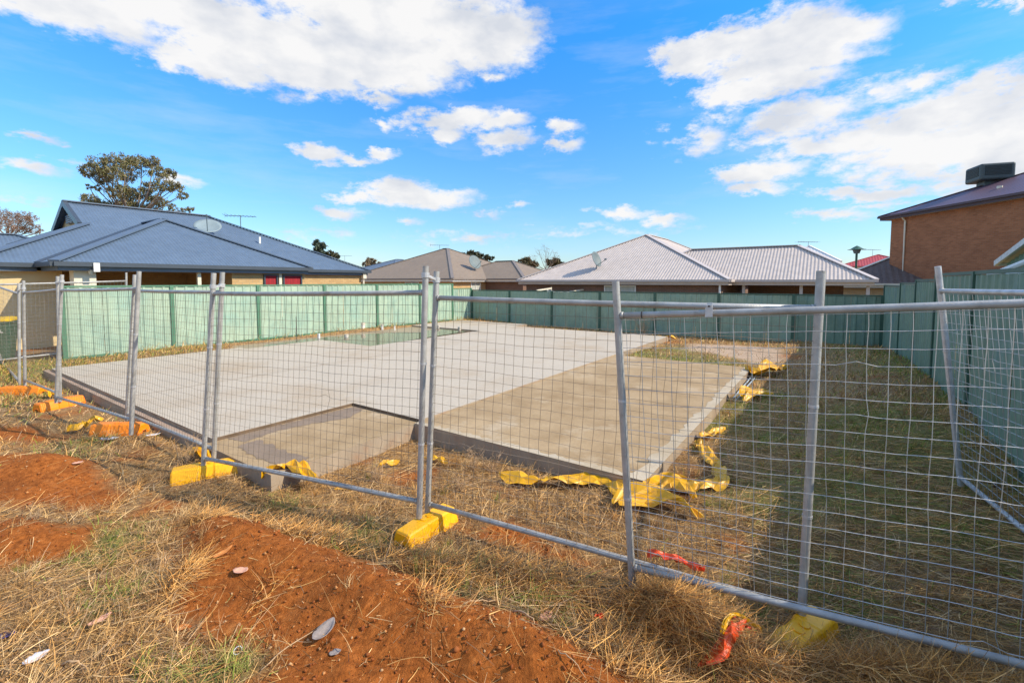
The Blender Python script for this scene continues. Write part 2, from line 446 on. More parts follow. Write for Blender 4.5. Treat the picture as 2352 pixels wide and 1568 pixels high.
# ------------------------------------------------------------------ mesh helpers
class MB:
    def __init__(s):
        s.v, s.f = [], []

    def add(s, vs, fs):
        o = len(s.v)
        s.v += [tuple(v) for v in vs]
        s.f += [tuple(i + o for i in f) for f in fs]

    def obox(s, c, ax, ay, az, sx, sy, sz):
        """box centred at c with half sizes along three unit axes"""
        c, ax, ay, az = Vector(c), Vector(ax), Vector(ay), Vector(az)
        vs = [c + ax * sx * i + ay * sy * j + az * sz * k for i in (-1, 1) for j in (-1, 1) for k in (-1, 1)]
        s.add(vs, [(0, 1, 3, 2), (4, 6, 7, 5), (0, 4, 5, 1), (2, 3, 7, 6), (0, 2, 6, 4), (1, 5, 7, 3)])

    def bar(s, p0, p1, w, h, up=Vector((0, 0, 1))):
        p0, p1 = Vector(p0), Vector(p1)
        d = (p1 - p0)
        L = d.length
        d.normalize()
        side = d.cross(up).normalized()
        u2 = side.cross(d).normalized()
        s.obox((p0 + p1) / 2, d, side, u2, L / 2, w / 2, h / 2)

    def tube(s, pts, r, n=10, r1=None, cap=True):
        pts = [Vector(p) for p in pts]
        k = len(pts)
        rs = [r + ((r1 if r1 is not None else r) - r) * i / (k - 1) for i in range(k)]
        d = (pts[1] - pts[0]).normalized()
        ref = Vector((0, 0, 1)) if abs(d.z) < .9 else Vector((1, 0, 0))
        vs = []
        for i, p in enumerate(pts):
            dd = (pts[min(i + 1, k - 1)] - pts[max(i - 1, 0)]).normalized()
            a = dd.cross(ref).normalized()
            b = dd.cross(a).normalized()
            for j in range(n):
                t = 2 * math.pi * j / n
                vs.append(p + (a * math.cos(t) + b * math.sin(t)) * rs[i])
        fs = []
        for i in range(k - 1):
            for j in range(n):
                fs.append((i * n + j, i * n + (j + 1) % n, (i + 1) * n + (j + 1) % n, (i + 1) * n + j))
        if cap:
            fs.append(tuple(range(n - 1, -1, -1)))
            fs.append(tuple((k - 1) * n + j for j in range(n)))
        s.add(vs, fs)

    def poly(s, pts):
        s.add(pts, [tuple(range(len(pts)))])

    def prism(s, pts, z0, z1):
        n = len(pts)
        vs = [(p[0], p[1], z0) for p in pts] + [(p[0], p[1], z1) for p in pts]
        fs = [tuple(range(n - 1, -1, -1)), tuple(range(n, 2 * n))] + [(i, (i + 1) % n, n + (i + 1) % n, n + i) for i in range(n)]
        s.add(vs, fs)

    def corr(s, pts, e, pitch=.076, amp=.009, prof=None, under=0.0):
        """a flat convex sheet with ribs running up it; e is the direction across the ribs"""
        pts = [Vector(p) for p in pts]
        o = pts[0]
        nrm = Vector((0, 0, 0))
        for i in range(len(pts)):
            nrm += (pts[i] - o).cross(pts[(i + 1) % len(pts)] - o)
        nrm.normalize()
        if nrm.z < 0 and abs(nrm.z) > .05:
            nrm = -nrm
        e = (Vector(e) - nrm * Vector(e).dot(nrm)).normalized()
        r = nrm.cross(e).normalized()
        ab = [((p - o).dot(e), (p - o).dot(r)) for p in pts]
        a0, a1 = min(x[0] for x in ab), max(x[0] for x in ab)
        if prof is None:
            steps = [(0, 1), (.25, 0), (.5, -1), (.75, 0)]
        else:
            steps = prof
        cols = []
        k = math.floor(a0 / pitch)
        while k * pitch < a1:
            for (fr, hh) in steps:
                a = (k + fr) * pitch
                if a0 < a < a1:
                    cols.append((a, hh))
            k += 1
        cols = [(a0 + 1e-5, cols[0][1] if cols else 0)] + cols + [(a1 - 1e-5, cols[-1][1] if cols else 0)]
        vs, fs = [], []
        for (a, hh) in cols:
            bs = []
            for i in range(len(ab)):
                (xa, ya), (xb, yb) = ab[i], ab[(i + 1) % len(ab)]
                if (xa - a) * (xb - a) <= 0 and abs(xa - xb) > 1e-9:
                    bs.append(ya + (yb - ya) * (a - xa) / (xb - xa))
            if not bs:
                bs = [0, 0]
            for bb in (min(bs), max(bs)):
                vs.append(o + e * a + r * bb + nrm * (amp * hh))
        for i in range(len(cols) - 1):
            fs.append((2 * i, 2 * i + 2, 2 * i + 3, 2 * i + 1))
        s.add(vs, fs)

    def build(s, name, m, parent=None, smooth=False, origin=None):
        me = bpy.data.meshes.new(name)
        o = bpy.data.objects.new(name, me)
        if origin is None and parent is not None:
            origin = parent.get('_o')
        vs = s.v
        if origin is not None:
            ox, oy, oz = origin
            vs = [(x - ox, y - oy, z - oz) for (x, y, z) in vs]
            if parent is None:
                o.location = origin
        me.from_pydata(vs, [], s.f)
        if smooth:
            for p in me.polygons:
                p.use_smooth = True
        me.materials.append(m)
        C.objects.link(o)
        if parent is not None:
            o.parent = parent
            o['_o'] = tuple(parent.get('_o', (0, 0, 0)))
        return o


ROOTS = []


def thing(name, label, cat, loc=(0, 0, 0), group=None):
    o = bpy.data.objects.new(name, None)
    o.empty_display_size = .2
    C.objects.link(o)
    o.location = loc
    o['label'], o['category'] = label, cat
    o['_o'] = tuple(loc)
    if group:
        o['group'] = group
    return o


def tag(o, label, cat, group=None):
    o['label'], o['category'] = label, cat
    if group:
        o['group'] = group
    return o


def solid(name, verts, label, cat, m):
    pass


# ------------------------------------------------------------------ noise in numpy
def _h(ix, iy, seed):
    n = (ix * 374761393 + iy * 668265263 + seed * 1442695041) & 0xffffffff
    n = ((n ^ (n >> 13)) * 1274126177) & 0xffffffff
    return ((n ^ (n >> 16)) & 0xffff) / 65535.0


def vnoise(x, y, seed=0):
    ix, iy = np.floor(x).astype(np.int64), np.floor(y).astype(np.int64)
    fx, fy = x - ix, y - iy
    fx, fy = fx * fx * (3 - 2 * fx), fy * fy * (3 - 2 * fy)
    a, b = _h(ix, iy, seed), _h(ix + 1, iy, seed)
    c, d = _h(ix, iy + 1, seed), _h(ix + 1, iy + 1, seed)
    return (a * (1 - fx) + b * fx) * (1 - fy) + (c * (1 - fx) + d * fx) * fy


def fbm(x, y, sc_, oct_=4, seed=0):
    t, am, tot = 0, 1, 0
    for i in range(oct_):
        t = t + am * vnoise(x * sc_, y * sc_, seed + i)
        tot += am
        am *= .5
        sc_ *= 2.03
    return t / tot - .5


def inpoly(x, y, P):
    ins = np.zeros(x.shape, bool)
    n = len(P)
    for i in range(n):
        x0, y0 = P[i][0], P[i][1]
        x1, y1 = P[(i + 1) % n][0], P[(i + 1) % n][1]
        if y0 == y1:
            continue
        c = ((y0 > y) != (y1 > y)) & (x < (x1 - x0) * (y - y0) / (y1 - y0) + x0)
        ins ^= c
    return ins


def polysd(x, y, P):
    """signed distance, positive inside"""
    d = np.full(x.shape, 1e9)
    n = len(P)
    for i in range(n):
        ax, ay = P[i][0], P[i][1]
        bx, by = P[(i + 1) % n][0], P[(i + 1) % n][1]
        ex, ey = bx - ax, by - ay
        t = np.clip(((x - ax) * ex + (y - ay) * ey) / (ex * ex + ey * ey + 1e-12), 0, 1)
        d = np.minimum(d, np.hypot(x - ax - t * ex, y - ay - t * ey))
    return np.where(inpoly(x, y, P), d, -d)


# ------------------------------------------------------------------ terrain
LF0 = Vector((-9.68, 12.9, 0))          # left fence post seen at u=394
BC = Vector((-2.06, 23.4, 0))           # far corner of the block
CTRL = [(-12.5, 7, -.2), (-9.5, 8.6, -.22), (-7.8, 7.4, -.2), (-5, 5.8, -.19), (-3.4, 4.7, -.2), (-.8, 3.6, -.19), (.8, 2.9, -.2), (1.75, 2.55, -.2),
        (4.26, 4.2, -.08), (3.1, 1.8, -.02), (-2.05, 4.45, -.25), (-1.85, 4.65, -.27), (-1.5, 5.05, -.27), (-1.2, 5.4, -.27), (-.8, 5.1, -.25), (-3.2, 4.95, -.2), (-6.5, 7.5, -.2), (0, 4.9, -.2), (1.3, 4.1, -.17), (4.9, 9, -.2), (-9.9, 9.7, -.22), (3.0, 6.4, -.2), (-8.5, 12, .0), (-4.5, 17.5, .0),
        (-9.68, 12.9, .03), (-6, 18, .04), (-3, 22.5, 0), (-11.5, 10.5, 0.0), (-12, 14, .05),
        (2, 20.6, -.16), (5, 18.5, -.2), (8, 16.5, -.2), (11, 14.4, -.12), (10.2, 11.9, .05), (8.5, 9.6, .2), (7.2, 7.8, .25), (5.9, 5.8, .28), (4.9, 4.4, .2), (4.4, 3.4, .1),
        (6.2, 10, -.16), (5, 14.5, -.16), (-2, 2, -.1), (-5, 3.5, -.12), (-8, 4, -.12), (2, 1.2, -.05), (0, 0, -.1), (-3, 0, -.1), (5, 0, 0),
        (-20, 20, 0), (-10, 30, -.2), (5, 28, -.5), (15, 22, -.4), (25, 22, .0), (20, 10, .25), (15, 5, .3), (-20, 5, -.1), (0, 60, -.6), (40, 50, -.3), (-50, 60, -.2), (0, -30, 0)]
MOUNDS = []


def mound(u, v, z, rx, ry, ang, h):
    p = at(u, v, z)
    MOUNDS.append((p.x, p.y, rx, ry, ang, h))


mound(520, 1205, .0, .50, .26, -.5, .24)
mound(640, 1260, .0, .5, .32, -.5, .15)
mound(820, 1330, .0, .50, .26, -.5, .18)
mound(1010, 1400, .0, .45, .28, -.5, .12)
mound(1200, 1470, .0, .45, .26, -.5, .17)
mound(1380, 1560, .0, .4, .25, -.5, .10)
mound(430, 1300, .0, .4, .3, 0, .08)
mound(800, 1520, .0, .5, .35, 0, .08)
mound(110, 1075, -.1, .5, .3, -.3, .2)
mound(-60, 1100, -.1, .6, .4, 0, .12)
mound(80, 1225, -.1, .5, .3, 0, .10)
mound(1540, 1400, -.1, .22, .14, -.4, .14)
mound(1640, 1450, -.1, .24, .14, -.4, .10)
mound(1980, 1560, 0, .35, .14, -.5, .13)
mound(2200, 1590, 0, .35, .15, -.5, .12)
mound(1750, 1520, 0, .22, .14, -.5, .06)


def gz(x, y, fine=True):
    x, y = np.asarray(x, float), np.asarray(y, float)
    num, den = np.zeros_like(x), np.zeros_like(x)
    for (cx, cy, cz) in CTRL:
        w = 1 / (((x - cx) ** 2 + (y - cy) ** 2) ** 1.5 + .05)
        num += w * cz
        den += w
    z = num / den
    for (cx, cy, rx, ry, a, h) in MOUNDS:
        dx, dy = x - cx, y - cy
        p = (dx * math.cos(a) + dy * math.sin(a)) / rx
        q = (-dx * math.sin(a) + dy * math.cos(a)) / ry
        z += h * np.exp(-(p * p + q * q))
    z += .035 * fbm(x, y, 1.3, 3, 3)
    if fine:
        near = np.clip((9 - np.hypot(x, y)) / 5, 0, 1)
        z += near * (.045 * fbm(x, y, 5, 4, 9) + .014 * fbm(x, y, 28, 2, 21))
    return z


def G(x, y):
    return float(gz(np.array([x]), np.array([y]))[0])


SOIL_PX = [
    [(400, 1165), (470, 1148), (560, 1150), (640, 1185), (760, 1232), (880, 1265), (960, 1290), (1080, 1345), (1200, 1380), (1330, 1430), (1450, 1500), (1520, 1568), (1560, 1640),
     (480, 1700), (560, 1568), (620, 1500), (600, 1450), (420, 1440), (380, 1380), (430, 1300), (420, 1230)],
    [(-80, 1036), (0, 1026), (60, 1018), (150, 1034), (240, 1070), (285, 1110), (240, 1150), (120, 1155), (0, 1150), (-80, 1160)],
    [(-80, 1190), (0, 1190), (90, 1185), (230, 1192), (215, 1230), (100, 1275), (0, 1285), (-80, 1290)],
    [(-80, 960), (0, 958), (70, 965), (160, 988), (60, 1000), (-80, 990)],
    [(1060, 1180), (1180, 1175), (1300, 1225), (1380, 1270), (1240, 1240), (1120, 1215)],
    [(330, 1115), (420, 1130), (400, 1150), (330, 1150)],
    [(1540, 1090), (1600, 1060), (1570, 1120)],
    [(900, 1050), (1000, 1045), (980, 1075), (890, 1070)],
]
SOILS = [[at(u, v, -.08 if i else -.03) for (u, v) in P] for i, P in enumerate(SOIL_PX)]
SAND = [at(u, v, -.1) for (u, v) in [(1590, 785), (1700, 790), (1790, 805), (1800, 830), (1740, 835), (1640, 810), (1570, 800)]]


def soilmask(x, y):
    m = np.zeros_like(x)
    wx, wy = x + .22 * fbm(x, y, 3.5, 3, 5), y + .22 * fbm(x, y, 3.5, 3, 6)
    fr = .10 * fbm(x, y, 22, 3, 8) + .16 * fbm(x, y, 7, 3, 18)
    for P in SOILS:
        m = np.maximum(m, np.clip((polysd(wx, wy, P) + fr) / .20 + .5, 0, 1))
    # patches where the thatch is worn through
    far = np.clip((np.hypot(x, y) - 2) / 3, 0, 1)
    patch = np.clip((fbm(x, y, 1.1, 4, 31) - .15) * 8, 0, 1) * .75
    m = np.maximum(m, patch * (1 - greenmask(x, y)))
    return m


GREENS = [(1480, 812, .8), (1620, 832, .9), (1600, 900, .3), (1760, 900, .5), (1430, 800, .9), (1560, 822, 1.0), (1660, 845, .8), (90, 848, .8), (30, 848, .8), (200, 1000, .25), (1640, 960, .7), (1700, 930, .6), (1560, 800, .6),
          (1010, 1290, .16), (1090, 1330, .22), (1240, 1370, .2), (1150, 1340, .15), (1700, 1450, .3), (1990, 1000, .8), (1800, 1150, .6), (1950, 1150, .8), (2100, 1060, 1), (2170, 900, 1),
          (230, 1230, .3), (480, 1550, .25), (150, 1040, .2), (800, 1215, .3), (640, 1130, .2), (1900, 1320, .35), (2200, 1250, .5), (1760, 1000, .6), (250, 1360, .2)]
GREENS = [(at(u, v, -.1), r) for (u, v, r) in GREENS]


def greenmask(x, y):
    m = np.zeros_like(x)
    for (p, r) in GREENS:
        m = np.maximum(m, np.exp(-((x - p.x) ** 2 + (y - p.y) ** 2) / (r * r)))
    shade_side = np.clip(((x - y * .60) - .6) / 2.0, 0, 1) * np.clip(y / 3, 0, 1) * (y < 25)
    m = np.maximum(m, shade_side * np.clip((fbm(x, y, 1.5, 4, 44) + .14) * 3.2, 0, .8))
    return np.clip(m, 0, 1)


# ------------------------------------------------------------------ concrete slab
ZS = 0.0


def sp(u, v, z=ZS):
    p = at(u, v, z)
    return Vector((p.x, p.y, 0))


def line_int(p, d, q, e):
    # p + t d = q + s e  (2D)
    den = d.x * e.y - d.y * e.x
    t = ((q.x - p.x) * e.y - (q.y - p.y) * e.x) / den
    return p + d * t


Fl = sp(118, 846)           # front-left corner of the raised floor
P1 = line_int(Fl, -Av, sp(505, 1002), Bv)
P3 = sp(967, 963)
P2 = line_int(P1, Bv, P3, Av)
Pb = line_int(P3, Bv, sp(1400, 811), Av)
Rt = sp(1716, 854)
Cn = line_int(Rt, Bv, sp(1000, 980), Av)
P3b = line_int(Cn, Av, P3, Bv)
Rt = line_int(Cn, Bv, Pb, Av)
Fr = sp(1510, 771)
Fc = line_int(Fr, Av, sp(1215, 744), Bv)
Pbb = line_int(Pb, Av, P3, Bv)
Pn = line_int(Pb, Bv, Fr, Av)
Fd = Fc + Bv * 1.0
Lf = Fl + Bv * 12.9
Lw = sp(840, 758)
Fe = line_int(Fd, Av, Lw, Bv)
PC = line_int(P1 - Av * 0.0, -Av, sp(700, 1064, ZS - .045), Bv)
ledge = .09

# rebate strip on the left rear (wet area), lower than the floor
S1, S2, S3 = sp(737, 781), sp(851, 794.5), sp(1082, 757.5)
R0 = sp(535, 795)
S0 = line_int(S1, Bv, R0, Av)
S1 = line_int(S0, Bv, sp(851, 794.5), Av)
S2 = line_int(S1, Av, S2, Bv)
S3 = line_int(S2, Bv, S3, Av)
S4 = line_int(S3, Av, Lw, Bv)
S5 = line_int(S0, Av, Lw, Bv)
S0b = line_int(S0, Av, Lf, Bv)

OUTLINE = [Fl - Bv * .0 + Av * .25, Fl - Bv * ledge + Av * .25, PC - Bv * ledge, P3b, Cn, Rt, Pb, Pb + Bv * ((Fr - Pb).dot(Bv)), Fr, Fc, Fd, Fe, S5, S0b]


def graded(lo, d0, d1, hi, fine, growth):
    mid = list(np.arange(d0, d1 + 1e-9, fine))
    L_, s_ = [], fine
    x = d0
    while x > lo:
        s_ *= growth
        x -= s_
        L_.append(x)
    R_, s_, x = [], fine, d1
    while x < hi:
        s_ *= growth
        x += s_
        R_.append(x)
    return np.array(L_[::-1] + mid + R_)


def grid_mesh(name, X, Y, Z, m, attrs):
    ny, nx = X.shape
    me = bpy.data.meshes.new(name)
    co = np.stack([X, Y, Z], -1).reshape(-1, 3)
    idx = np.arange(ny * nx).reshape(ny, nx)
    q = np.stack([idx[:-1, :-1], idx[:-1, 1:], idx[1:, 1:], idx[1:, :-1]], -1).reshape(-1, 4)
    quads_mesh(me, co, q)
    for k, a in attrs.items():
        at_ = me.attributes.new(k, 'FLOAT', 'POINT')
        at_.data.foreach_set('value', a.reshape(-1).astype(np.float32))
    me.polygons.foreach_set('use_smooth', np.ones(len(me.polygons), bool))
    me.materials.append(m)
    o = bpy.data.objects.new(name, me)
    C.objects.link(o)
    return o


def quads_mesh(me, co, q, col=None):
    me.vertices.add(len(co))
    me.vertices.foreach_set('co', np.ascontiguousarray(co, dtype=np.float32).reshape(-1))
    me.loops.add(q.size)
    me.loops.foreach_set('vertex_index', np.ascontiguousarray(q, dtype=np.int32).reshape(-1))
    me.polygons.add(len(q))
    me.polygons.foreach_set('loop_start', np.arange(0, q.size, q.shape[1], dtype=np.int32))
    if col is not None:
        ca = me.color_attributes.new('Col', 'FLOAT_COLOR', 'POINT')
        c4 = np.ones((len(co), 4), np.float32)
        c4[:, :3] = col
        ca.data.foreach_set('color', c4.reshape(-1))
    me.update(calc_edges=True)


gx = graded(-260, -6.5, 3.4, 260, .027, 1.032)
gy = graded(-60, 1.7, 6.2, 500, .027, 1.032)
GX, GY = np.meshgrid(gx, gy)
GZ = gz(GX, GY)
SM, GM = soilmask(GX, GY), greenmask(GX, GY)
SD = np.clip(polysd(GX + .3 * fbm(GX, GY, 2, 3, 2), GY, SAND) / .3 + .5, 0, 1)
UND = polysd(GX, GY, [Vector((p.x, p.y, 0)) for p in OUTLINE])
GZ = np.where(UND > .0, np.minimum(GZ, ZS - .14), GZ)
# clods on bare soil
GZ += SM * np.clip((7 - np.hypot(GX, GY)) / 3, 0, 1) * (.05 * np.abs(fbm(GX, GY, 9, 3, 61)) + .022 * fbm(GX, GY, 24, 2, 62) + .010 * (vnoise(GX * 37, GY * 37, 63) - .5))

gm = bpy.data.materials.new('red_soil_and_thatch')
gm.use_nodes = True
N, L = gm.node_tree.nodes, gm.node_tree.links
pb = N['Principled BSDF']
pb.inputs['Roughness'].default_value = .95
pb.inputs['Specular IOR Level'].default_value = .15
tco = N.new('ShaderNodeTexCoord')


def gnoise(s, d=8, r=.6):
    n = N.new('ShaderNodeTexNoise')
    n.inputs['Scale'].default_value = s
    n.inputs['Detail'].default_value = d
    n.inputs['Roughness'].default_value = r
    L.new(tco.outputs['Object'], n.inputs['Vector'])
    return n.outputs[0]


def gramp(src, stops):
    r = N.new('ShaderNodeValToRGB')
    while len(r.color_ramp.elements) < len(stops):
        r.color_ramp.elements.new(.5)
    for e_, (p_, c_) in zip(r.color_ramp.elements, stops):
        e_.position = p_
        e_.color = (*c_, 1)
    L.new(src, r.inputs[0])
    return r.outputs[0]


def gmix(f, a, b):
    n = N.new('ShaderNodeMix')
    n.data_type = 'RGBA'
    for s_, x in ((n.inputs[0], f), (n.inputs[6], a), (n.inputs[7], b)):
        L.new(x, s_)
    return n.outputs[2]


def gattr(nm):
    a = N.new('ShaderNodeAttribute')
    a.attribute_name = nm
    return a.outputs['Fac']


soilc = gramp(gnoise(26), [(.25, (.17, .050, .010)), (.45, (.33, .098, .018)), (.62, (.46, .145, .030)), (.78, (.56, .22, .06))])
thatch = gramp(gnoise(22), [(.3, (.17, .092, .038)), (.5, (.33, .20, .09)), (.7, (.50, .335, .165))])
greenc = gramp(gnoise(18), [(.3, (.14, .125, .04)), (.6, (.27, .25, .08)), (.8, (.38, .30, .13))])
sandc = gramp(gnoise(6), [(.3, (.42, .29, .19)), (.7, (.55, .41, .29))])
c_ = gmix(gattr('green'), thatch, greenc)
dampf = N.new('ShaderNodeMapRange')
dampf.inputs['From Min'].default_value = .48
dampf.inputs['From Max'].default_value = .66
dampf.inputs['To Max'].default_value = .6
L.new(gnoise(2.3, 6), dampf.inputs['Value'])
soild = gramp(gnoise(30), [(.3, (.11, .032, .008)), (.7, (.24, .075, .018))])
soilc = gmix(dampf.outputs[0], soilc, soild)
dryf = N.new('ShaderNodeMapRange')
dryf.inputs['From Min'].default_value = .56
dryf.inputs['From Max'].default_value = .72
dryf.inputs['To Max'].default_value = .5
L.new(gnoise(4.1, 7, .7), dryf.inputs['Value'])
soilp = gramp(gnoise(50), [(.3, (.42, .145, .035)), (.7, (.58, .25, .08))])
soilc = gmix(dryf.outputs[0], soilc, soilp)
c_ = gmix(gattr('soil'), c_, soilc)
c_ = gmix(gattr('sand'), c_, sandc)
L.new(c_, pb.inputs['Base Color'])
bp = N.new('ShaderNodeBump')
bp.inputs['Strength'].default_value = 1.0
bp.inputs['Distance'].default_value = .02
L.new(gnoise(70, 6, .7), bp.inputs['Height'])
L.new(bp.outputs[0], pb.inputs['Normal'])
ground = grid_mesh('ground', GX, GY, GZ, gm, {'soil': SM, 'green': GM, 'sand': SD})
ground['kind'] = 'structure'

# ------------------------------------------------------------------ slab meshes
slab = thing('foundation_slab', 'large pale concrete house slab with stepped edges behind the mesh panels', 'concrete slab', (P3.x, P3.y, -.12))


def pl(P, z):
    return [(p.x, p.y, z) for p in P]


def slab_part(name, polys, ztop, m, zbot=-.30, edge=True):
    mb = MB()
    for P in polys:
        mb.poly(pl(P, ztop))
    o = mb.build(name, m, slab)
    # risers along each polygon edge
    mb = MB()
    for P in polys:
        n = len(P)
        for i in range(n):
            a, b = P[i], P[(i + 1) % n]
            mb.add([(a.x, a.y, zbot), (b.x, b.y, zbot), (b.x, b.y, ztop), (a.x, a.y, ztop)], [(0, 1, 2, 3)])
    mb.build('slab_edge', M['concrete_edge'], slab)
    return o


M1 = Fl + Bv * 0.0
# raised floor in convex pieces
mainP = [Fl, P1, P2, P3, Pbb if False else P3 + Bv * ((Pb - P3).dot(Bv)), Pn, Fr, Fc, Fd, Fe, S4, S3, S2, S1, S0, S0b]
slab_part('main_floor', [mainP], ZS, M['concrete'])
# ledge along the front left
a0, a1 = Fl - Bv * ledge + Av * .25, P1 - Bv * ledge
slab_part('brick_ledge', [[Fl + Av * .25, a0, a1 - Av * 0, P1 - Bv * 0.0]], ZS - .055, M['ledge'])
slab_part('wet_area_floor', [[S0 - Av * .0, S1, S2, S3, S4, S5]], ZS - .06, M['concrete_wet'])
slab_part('porch_floor', [[P1 - Bv * ledge - Av * .002, PC - Bv * ledge, P3b + Av * .001 - Bv * 0, P3, P2]], ZS - .045, M['concrete_tan'])
slab_part('garage_floor', [[P3b, Cn, Rt, Pb]], ZS - .025, M['concrete_tan'])
mb = MB()
for (a, b, h) in ((P1, P2, .068), (P2, P3, .068)):
    nn = Vector((.8168, -.577, 0)) if h and (a is P1) else -Bv
    mb.add([v3_ for v3_ in [(a.x + nn.x * .004, a.y + nn.y * .004, ZS - .045), (b.x + nn.x * .004, b.y + nn.y * .004, ZS - .045), (b.x + nn.x * .004, b.y + nn.y * .004, ZS - .004), (a.x + nn.x * .004, a.y + nn.y * .004, ZS - .004)]], [(0, 1, 2, 3)])
mb.build('porch_riser', M['stained'], slab)
mb = MB()
bw_ = .15
nR = Vector((-.8168, .577, 0))
c0, c1_, c2_ = P3b, Cn, Rt
_r2 = random.Random(3)
for (a, b, nrm_) in ((P3b, Cn, Bv), (Cn, Rt, nR)):
    k_ = 60
    vs = []
    for i in range(k_ + 1):
        q = a.lerp(b, i / k_)
        w_ = (.09 if a is P3b else .15) + _r2.uniform(-.035, .035)
        q2 = q + nrm_ * w_
        zz_ = ZS - (.021 if a is P3b else .0205)
        vs += [(q.x, q.y, zz_), (q2.x, q2.y, zz_)]
    mb.add(vs, [(2 * i, 2 * i + 1, 2 * i + 3, 2 * i + 2) for i in range(k_)])
mb.build('trowelled_border', M['pale_band'], slab)
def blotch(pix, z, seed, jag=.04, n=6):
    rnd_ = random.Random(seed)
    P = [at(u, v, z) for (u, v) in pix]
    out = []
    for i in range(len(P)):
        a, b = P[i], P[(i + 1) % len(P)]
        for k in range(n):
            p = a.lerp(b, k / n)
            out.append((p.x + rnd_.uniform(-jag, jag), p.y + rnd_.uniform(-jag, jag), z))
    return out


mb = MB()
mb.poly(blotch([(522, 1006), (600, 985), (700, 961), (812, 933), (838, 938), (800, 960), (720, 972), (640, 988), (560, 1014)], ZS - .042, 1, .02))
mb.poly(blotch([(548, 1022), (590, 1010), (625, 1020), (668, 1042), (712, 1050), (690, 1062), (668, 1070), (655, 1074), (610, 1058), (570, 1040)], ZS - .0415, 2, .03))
mb.build('shade_patch', M['porch_shade'], slab)  # shade on the porch painted as dark jagged polygons
j0 = line_int(sp(310, 908), Bv, Fl, Av)
j1 = j0 + Bv * 5.6
mb = MB()
mb.add([(q.x, q.y, ZS + .003) for q in (j0 - Av * .007, j1 - Av * .007, j1 + Av * .007, j0 + Av * .007)], [(0, 1, 2, 3)])
mb.build('control_joint', M['joint'], slab)
# water lying in the wet area
wm = bpy.data.materials.new('standing_water')
wm.use_nodes = True
wb = wm.node_tree.nodes['Principled BSDF']
wb.inputs['Base Color'].default_value = (.15, .125, .075, 1)
wb.inputs['Roughness'].default_value = .06
wb.inputs['Specular IOR Level'].default_value = .5
wb.inputs['IOR'].default_value = 1.33
wn = wm.node_tree.nodes.new('ShaderNodeTexNoise')
wn.inputs['Scale'].default_value = 9
wbp = wm.node_tree.nodes.new('ShaderNodeBump')
wbp.inputs['Strength'].default_value = .02
wm.node_tree.links.new(wn.outputs[0], wbp.inputs['Height'])
wm.node_tree.links.new(wbp.outputs[0], wb.inputs['Normal'])
zw = ZS - .03
wpx = [(600, 798.5), (680, 791), (738, 784), (851, 797), (960, 778), (1084, 759), (1030, 753.5), (1000, 753), (975, 763), (904, 763), (838, 767), (746, 774.5), (690, 780), (640, 787), (610, 792)]
wc = [at(u, v, zw) for (u, v) in wpx]
wat = []
random.seed(3)
for i in range(len(wc)):
    a, b = wc[i], wc[(i + 1) % len(wc)]
    rough_side = i >= 7
    for k in range(6):
        p = a.lerp(b, k / 6)
        if rough_side and k:
            p += Vector((random.uniform(-.10, .10), random.uniform(-.10, .10), 0))
        wat.append((p.x, p.y, zw))
mb = MB()
mb.poly(wat)
w = mb.build('puddle', wm)
w['kind'] = 'structure'

# ------------------------------------------------------------------ sheet-metal boundary fences
TRAP = [(0, 0), (.30, 0), (.40, 1), (.58, 1), (.68, 0)]


def sheet_fence(label, panels, face, ms, mp_, zfun, lip=.045):
    """panels: list of (P, Q, ztop, zbot, sheet material). face: unit vector of the side the rails stand on"""
    P0 = panels[0][0]
    root = thing('metal_sheet_fence', label, 'fence', (P0.x, P0.y, panels[0][3]))
    face = Vector(face)
    for k, (P, Q, zt, zb, msh) in enumerate(panels):
        d = (Q - P)
        Lp = d.length
        d.normalize()
        n3 = 3
        for i in range(n3):
            a = P + d * (Lp * i / n3 + .004)
            b = P + d * (Lp * (i + 1) / n3 - .004)
            off = face * (.006 * (i % 2))
            mb = MB()
            mb.corr([(a.x + off.x, a.y + off.y, zb), (b.x + off.x, b.y + off.y, zb), (b.x + off.x, b.y + off.y, zt - .03), (a.x + off.x, a.y + off.y, zt - .03)],
                    d, pitch=Lp / 10, amp=.022, prof=TRAP)
            mb.build('sheet', msh, root)
        mb = MB()
        mb.bar((P.x, P.y, zt), (Q.x, Q.y, zt), .055, lip)
        mb.build('top_rail', mp_, root)
        mb = MB()
        mb.bar((P.x, P.y, zb + .03), (Q.x, Q.y, zb + .03), .05, .06)
        mb.build('bottom_rail', mp_, root)
        top = max(zt, panels[k - 1][2]) if k else zt
        mb = MB()
        mb.obox((P.x, P.y, (zb - .1 + top + .015) / 2), d, Vector((-d.y, d.x, 0)), (0, 0, 1), .045, .04, (top + .115 - zb) / 2)
        mb.build('post', mp_, root)
    P, Q, zt, zb, _m = panels[-1]
    d = (Q - P).normalized()
    mb = MB()
    mb.obox((Q.x, Q.y, (zb - .1 + zt + .015) / 2), d, Vector((-d.y, d.x, 0)), (0, 0, 1), .045, .04, (zt + .115 - zb) / 2)
    mb.build('post', mp_, root)
    return root


